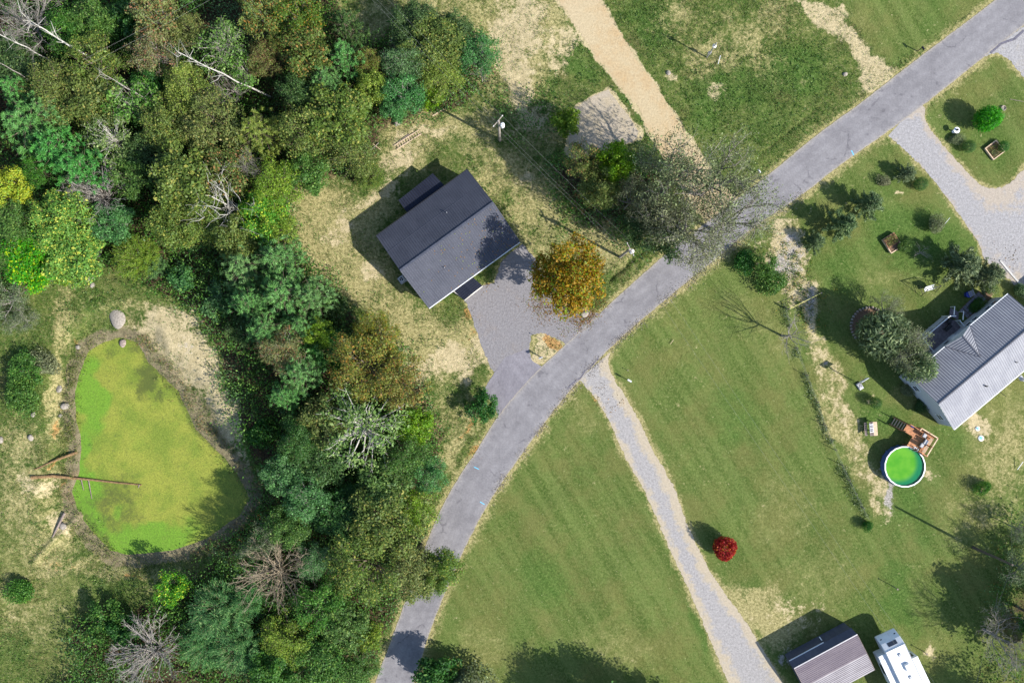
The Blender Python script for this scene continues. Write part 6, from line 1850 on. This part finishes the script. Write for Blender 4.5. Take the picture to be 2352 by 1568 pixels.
# ------------------------------------------------------------------ utility poles and wires
M_POLED = plain('dark_pole_wood', (.085, .07, .055), .9, .25, 4)
def pole(dx, dy, h_, label, cross, trans, name='utility_pole', pm=M_POLE):
    o = P(dx, dy, 0); r = empty(name, o, 0, label, 'utility pole', 'utility poles')
    M = Matrix.Translation(o)
    m = MB(M); m.tube([(0, 0, -.3), (0, 0, h_)], [.19, .13], 10); m.build('pole', pm, r)
    if cross is not None:
        m = MB(M @ Matrix.Rotation(cross, 4, 'Z')); m.box((0, .14, h_ - .35), (1.9, .1, .12)); m.build('crossarm', M_POLE, r)
        for x in (-.8, 0, .8):
            m = MB(M @ Matrix.Rotation(cross, 4, 'Z')); m.tube([(x, .14, h_ - .29), (x, .14, h_ - .1)], [.06, .04], 8); m.build('insulator', M_WHITE, r)
    if trans is not None:
        MT_ = M @ Matrix.Rotation(trans, 4, 'Z')
        m = MB(MT_); m.tube([(.45, 0, h_ - 1.7), (.45, 0, h_ - .95), (.45, 0, h_ - .85)], [.27, .27, .18], 14); tb = m.build('transformer', M_WHITE, r)
        for a in (-.1, .1):
            m = MB(MT_); m.tube([(.45, a, h_ - .85), (.45, a, h_ - .6)], [.05, .035], 6); m.build('bushing', M_WHITE, tb)
        m = MB(MT_); m.box((.15, 0, h_ - 1.3), (.3, .1, .3)); m.build('bracket', M_GREYM, r)
    return o + Vector((0, 0, h_))
tp1 = pole(1148.3, 323, 9.2, "grey wooden utility pole with white transformer above the dark house", math.radians(50), math.radians(-20))
tp2 = pole(1424, 590, 8.6, "wooden utility pole with crossarm and transformer beside the road", math.radians(-62), math.radians(-15))
tp3 = pole(2234, 1256, 8.3, "bare wooden utility pole on the lower right lawn", None, None, pm=M_POLED)
o = P(1624, 131, 0)
r = empty('light_pole', o, 0, "short grey light pole standing in the top meadow", 'pole')
MP_ = Matrix.Translation(o)
m = MB(MP_); m.tube([(0, 0, -.2), (0, 0, 4.8)], [.10, .06], 8); m.build('pole', M_GREYM, r)
m = MB(MP_); m.box((0, .05, 1.3), (.4, .22, .6)); m.build('meter_box', M_GREYM, r)
m = MB(MP_); m.tube([(0, 0, 3.6), (0, 0, 3.85), (0, 0, 3.95)], [.22, .28, .1], 10); m.build('lamp_head', M_CONC, r)
M_WTH = .0065
def wire(a, b, sag, label, n=18, r=M_WTH):
    a = Vector(a); b = Vector(b); pts = []
    for i in range(n + 1):
        f = i / n; p = a.lerp(b, f); p.z -= sag * 4 * f * (1 - f); pts.append(p)
    m = MB(); m.tube(pts, r, 4, False); o = m.build('power_wire', M_WIRE)
    return tag(o, label, 'wire', 'overhead wires')
d12 = (tp2 - tp1).normalized(); n12 = Vector((-d12.y, d12.x, 0))
for i, (off, zz, nm) in enumerate(((.75, -.1, "upper"), (-.75, -.1, "lower"), (-.1, -1.6, "lowest sagging"))):
    wire(tp1 + n12 * off + Vector((0, 0, zz)), tp2 + n12 * off + Vector((0, 0, zz)), .45, nm + " wire between the transformer pole and the roadside pole")
far = P(905, 30, 0); far.z = 9.5
dirn = (P(915,40,9) - tp1); dirn.z = 0; farp = tp1 + dirn.normalized() * 42
for off, zz, nm in ((.7, -.1, "right hand"), (-.7, -.1, "left hand"), (0, -1.6, "middle")):
    wire(tp1 + n12 * off + Vector((0, 0, zz)), farp + n12 * off + Vector((0, 0, zz)), .8, nm + " wire running from the transformer pole up over the trees")
q = P(1640, 843, 8.0); dirn = (P(2060,1466,7.6) - tp2); dirn.z = 0; farq = tp2 + dirn.normalized() * 78
nq = Vector((-dirn.y, dirn.x, 0)).normalized()
for off, zz, nm in ((.7, -.1, "right hand"), (-.55, -.1, "left hand")):
    wire(tp2 + nq * off + Vector((0, 0, zz)), farq + nq * off + Vector((0, 0, zz - .5)), .9, nm + " long wire crossing the road and both lawns towards the camper", 30)
tt = tp3
wire(tt, P(2324, 1160, 7.6), .1, "pale wire running up from the lower right pole", 10)
wire(tt, P(2236, 1600, 7.4), .5, "pale wire running down from the lower right pole", 16)
wire(P(200, 150, 10.5), P(560, -45, 10.5), .3, "lower thin wire over the upper left wood", 12)
wire(P(190, 138, 10.8), P(540, -52, 10.8), .3, "upper thin wire over the upper left wood", 12)

# ------------------------------------------------------------------ rocks, logs, ladder, debris
def rock(dx, dy, rx_, ry_, z, label, rot=0, seed=0, mat=M_STONE, h_=.5):
    o = P(dx, dy, 0); z0 = float(zsurf(np.array([o.x]), np.array([o.y]))[0]) if z is None else z
    o = P(dx, dy, z0); r = min(rx_, ry_) / S
    m = MB(); m.blobby((o.x, o.y, z0 + r * h_ * .25), 1.0, seed, 3, (rx_ / S, ry_ / S, r * h_), .34, rot)
    ob = m.build('rock', mat, smooth=False); tag(ob, label, 'rock', 'rocks around the pond')
rock(272, 730, 17, 27, None, "largest pale flat rock at the head of the pond", math.radians(20), 1, M_STONE, .45)
rock(283, 786, 7, 10, -1.05, "small tan rock standing in the algae at the pond's head", 0, 2, M_STONEB)
for i, (x, y, a, b, lb) in enumerate(((197,622,13,9,"upper pale slab in the stone heap below the bright trees"), (190,634,15,8,"middle pale slab in the stone heap below the bright trees"), (203,640,10,7,"right pale slab in the stone heap below the bright trees"), (178,650,9,7,"lowest pale slab in the stone heap below the bright trees"), (213,655,6,5,"small pale rock right of the stone heap"), (227,583,12,5,"flat tan stone above the heap, against the bushes"))):
    rock(x, y, a, b, None, lb, math.radians(-30 + i * 20), 10 + i, M_STONE, .6)
for i, (x, y, a, b, lb) in enumerate(((180,797,6,5,"small pale stone at the pond's upper left corner"), (136,892,8,6,"pale stone left of the pond's narrow side"), (150,933,9,12,"pale stone on the muddy left bank"), (139,954,5,5,"small stone below the pale bank stone"), (145,1208,7,10,"round pale stone at the pond's lower left"), (77,952,6,5,"small grey stone in the left meadow"), (71,1003,6,7,"grey stone beside the low bush in the left meadow"), (3,1010,8,9,"pale stone cut by the left edge"), (945,958,6,8,"lone grey boulder on the grass beside the sycamore"), (808,373,8,6,"grey stone hidden among the speckled olive trees"))):
    rock(x, y, a, b, None, lb, i, 30 + i, M_STONE, .8)
rock(912, 282, 8, 9, None, "pale rock pile behind the ladder", 0, 60, M_STONE, .9)
rock(1343, 722, 9, 6, None, "pale rock at the corner of stone driveway and road", .4, 61, M_STONE, .7)
rock(1940, 170, 6, 5, None, "pale stone where the worn strip meets the road", .4, 62, M_STONE, .7)
rock(1535, 168, 6, 6, None, "pale stone beside the dirt road", .4, 63, M_STONE, .7)
def log(pts, rad, label, mat, kids=()):
    p0 = P(pts[0][0], pts[0][1], pts[0][2]); r = empty('log', (p0.x, p0.y, pts[0][2]), 0, label, 'log')
    m = MB(); n = len(pts); m.tube([P(*q) for q in pts], [rad * (1 - .6 * i / (n - 1)) for i in range(n)], 8); m.build('stem', mat, r)
    for k in kids:
        m = MB(); m.tube([P(*q) for q in k], [rad * .35, rad * .15], 5); m.build('branch', M_WOODG, r)
log([(72,1096,.15),(120,1093,-.2),(165,1097,-.95),(210,1101,-1.05),(270,1108,-1.06),(325,1113,-1.1)], .24, "long fallen trunk lying from the bank into the algae", M_LOG,
    [[(186,1098,-1.0),(192,1125,-1.05)], [(203,1100,-1.0),(211,1145,-1.05)], [(320,1112,-1.0),(318,1120,-1.05)]])
log([(178,1038,-1.0),(150,1048,-.5),(115,1062,-.1),(80,1078,.1)], .20, "straw covered log on the left bank of the pond", M_LOG)
log([(148,1178,-.7),(120,1235,-.1),(88,1284,.15)], .16, "dark thin log on the lower left bank of the pond", M_WOODG)
# ladder
lo = P(936, 822, 0) if False else P(936, 323, 0)
a_ = P(908, 339, .1); b_ = P(965, 303, .1)
r = empty('ladder', P(936, 321, 0), 0, "wooden ladder lying on the grass behind the dark house", 'ladder')
dL = (b_ - a_).normalized(); nL = Vector((-dL.y, dL.x, 0))
for s in (-.3, .3):
    m = MB(); m.bar(a_ + nL * s, b_ + nL * s, .09, .1); m.build('rail', M_LADDER, r)
k = int((b_ - a_).length / .34)
for i in range(1, k):
    p = a_.lerp(b_, i / k); m = MB(); m.bar(p - nL * .26, p + nL * .26, .07); m.build('rung', M_LADDER, r)
def stick(name, a, b, w_, mat, label, cat='board'):
    m = MB(); m.bar(P(*a), P(*b), w_, w_ * .7); o = m.build(name, mat); tag(o, label, cat)
stick('board', (993,267,.06), (1019,251,.06), .14, M_LADDER, "pale board lying at the tip of the pole shadow")
stick('board', (912,328,.05), (940,308,.05), .10, M_WOODG, "grey thin board lying beside the ladder")
stick('stick', (852,345,.08), (870,328,.2), .08, M_STONE, "pale stick in the debris left of the ladder", 'stick')
stick('stick', (856,330,.1), (874,344,.1), .07, M_WOODL, "crossed tan stick in the debris left of the ladder", 'stick')
stick('stick', (2320,228,.05), (2352,234,.05), .05, M_WOODG, "thin dark rod lying on the island lawn near the right edge", 'rod')
stick('stick', (2167,518,.2), (2182,500,.9), .05, M_WHITE, "white stick leaning beside the reddish shrub", 'stick')
stick('stick', (2337,1078,.1), (2350,1060,.6), .06, M_WHITE, "white stick at the right edge below the grey house", 'stick')
stick('stick', (1649,148,.05), (1655,128,.05), .06, M_WHITE, "pale stick beside the light pole", 'stick')
stick('stick', (1540,790,.05), (1547,780,.05), .05, M_WOODL, "short pale twig on the middle lawn", 'stick')
# septic lids
for x, y, s, lb in ((2245,984,.32,"smaller blue and white septic lid on the bare patch"), (2253,1006,.40,"larger blue and white septic lid on the bare patch")):
    o = P(x, y, 0); r = empty('septic_lid', o, 0, lb, 'septic lid', 'septic lids')
    m = MB(Matrix.Translation(o)); m.cyl((0, 0, 0), s, .1, 14, s * .9); m.build('ring', M_WHITE, r)
    m = MB(Matrix.Translation(o)); m.cyl((-.04, .04, .1), s * .5, .04, 12); m.build('cover', plain("light_blue_plastic", (.12, .42, .55), .5), r)
# white lamp post by the house corner and small white pole-cat items
stick('rod', (2290,895,.05), (2312,911,.9), .05, M_DARK, "thin dark clothes pole leaning behind the grey house", 'pole')
o = P(2345, 868, 0)
chair('garden_chair', 2345, 868, 0, .6, 1.0, "pink and grey garden chair at the right edge behind the house", M_CUSH)

# ------------------------------------------------------------------ wear on the roofs, litter on the drive
def roof_litter(par, a, b, c, d, n, seed, bias=2.2):
    """fallen leaves lying on slope abcd, thicker towards corner b"""
    g = np.random.default_rng(seed); a, b, c, d = (np.array(q) for q in (a, b, c, d))
    fu = g.random(n) ** (1 / bias); fv = g.random(n) ** 1.6
    p = (a * (1 - fu)[:, None] + b * fu[:, None]) * (1 - fv)[:, None] + (d * (1 - fu)[:, None] + c * fu[:, None]) * fv[:, None] + np.array([0, 0, .06])
    nr = np.cross(b - a, d - a); nr = nr / np.linalg.norm(nr); nr = nr if nr[2] > 0 else -nr
    me = leaves('fallen_leaf', p - np.array(org(par)), np.tile(nr, (n, 1)) + g.normal(size=(n, 3)) * .15, g.uniform(.10, .2, n), g.uniform(.07, .13, n), g.random(n), g.random(n), g)
    me.materials.append(LM['gold']); o = bpy.data.objects.new('fallen_leaves', me); COL.objects.link(o); o.parent = par; o['kind'] = 'stuff'
roof_litter(house, h1(-HL, -HW, zE), h1(HL, -HW, zE), h1(HL, 0, zR), h1(-HL, 0, zR), 160, 3)
for s in (-1, 1):
    m = MB(); m.bar(h1(-HL + .02, s * HW * .52, zE + (zR - zE) * .48 + .012), h1(HL - .02, s * HW * .52, zE + (zR - zE) * .48 + .012), .05, .02); m.build('sheet_lap', M_DRIB, house)
along_scatter("leaf_litter", [(1230,690),(1262,720),(1300,735),(1345,735),(1380,690)], 900, 1.1, LM['gold'], .02, .15, .10, "golden leaves dropped on the gravel under the maple", 31, per=3)
along_scatter("shoulder_gravel", ROAD_R[8:22], 2600, .35, M_STONE, .02, .13, .10, "loose stones along the road's right shoulder", 33, per=2)
along_scatter("bank_weeds", [(225,760),(190,790),(160,850),(145,920),(150,1000),(150,1060),(140,1130),(165,1205),(215,1260),(280,1300),(350,1305)], 900, .8, LM['olive'], .35, .24, .07, "ragged weeds and dead grass on the pond's left bank", 35, per=8)
along_scatter("reeds", [(300,770),(345,800),(380,850),(420,900),(450,960),(500,1020),(545,1065),(585,1120),(590,1170),(545,1215),(470,1262),(400,1292)], 700, .8, LM['oliveb'], .4, .26, .06, "brown reeds and weeds on the pond's right bank", 37, per=8)

# ------------------------------------------------------------------ leaning dead trunks showing through the canopy
def leaning(a, b, r0, label, kids, bk='white'):
    A, B = P(*a), P(*b); d = (B - A).normalized(); base = A - d * (A.z / max(.05, d.z)) if d.z > .2 else A
    r = empty('dead_tree', (base.x, base.y, 0), 0, label, 'tree', 'leaning dead trees')
    m = MB(); g = random.Random(int(a[0])); L = (B - base).length
    pts = [base.lerp(B, i / 7) + Vector((g.uniform(-.12, .12), g.uniform(-.12, .12), 0)) for i in range(8)]
    m.tube(pts, [r0 * (1 - .10 * i) for i in range(8)], 8); m.build('trunk', BK[bk], r, smooth=True)
    for k in range(kids):
        f = g.uniform(.55, 1); p = base.lerp(B, f); dd = (d + Vector((g.gauss(0, .5), g.gauss(0, .5), g.uniform(-.1, .5)))).normalized(); l = g.uniform(1.2, 3.2)
        q = p + dd * l * .5 + Vector((g.uniform(-.2, .2), g.uniform(-.2, .2), 0)); e = p + (dd + Vector((g.gauss(0, .3), g.gauss(0, .3), .1))).normalized() * l
        m = MB(); m.tube([p, q, e], [r0 * .35, r0 * .22, r0 * .08], 5)
        for _ in range(3):
            e2 = q + Vector((g.gauss(0, .7), g.gauss(0, .7), g.uniform(0, .6))); m.tube([q, e2], [r0 * .13, r0 * .05], 4)
        m.build('branch', BK[bk], r, smooth=True)
leaning((165,108,7.2), (70,50,12.5), .18, "long pale leaning trunk in the top left corner", 9)
leaning((48,104,6.5), (-10,74,10), .13, "short pale leaning trunk at the left edge below the corner tree", 3)
leaning((45,170,6), (-5,142,10), .12, "grey leaning trunk cut by the left edge", 2, 'grey')
leaning((505,168,7.5), (408,122,12.5), .13, "broken white trunk lying across the crowns of the upper wood", 9)
leaning((300,206,8), (240,172,12.5), .11, "thin pale trunk leaning in the olive trees near the thin wires", 5, 'grey')
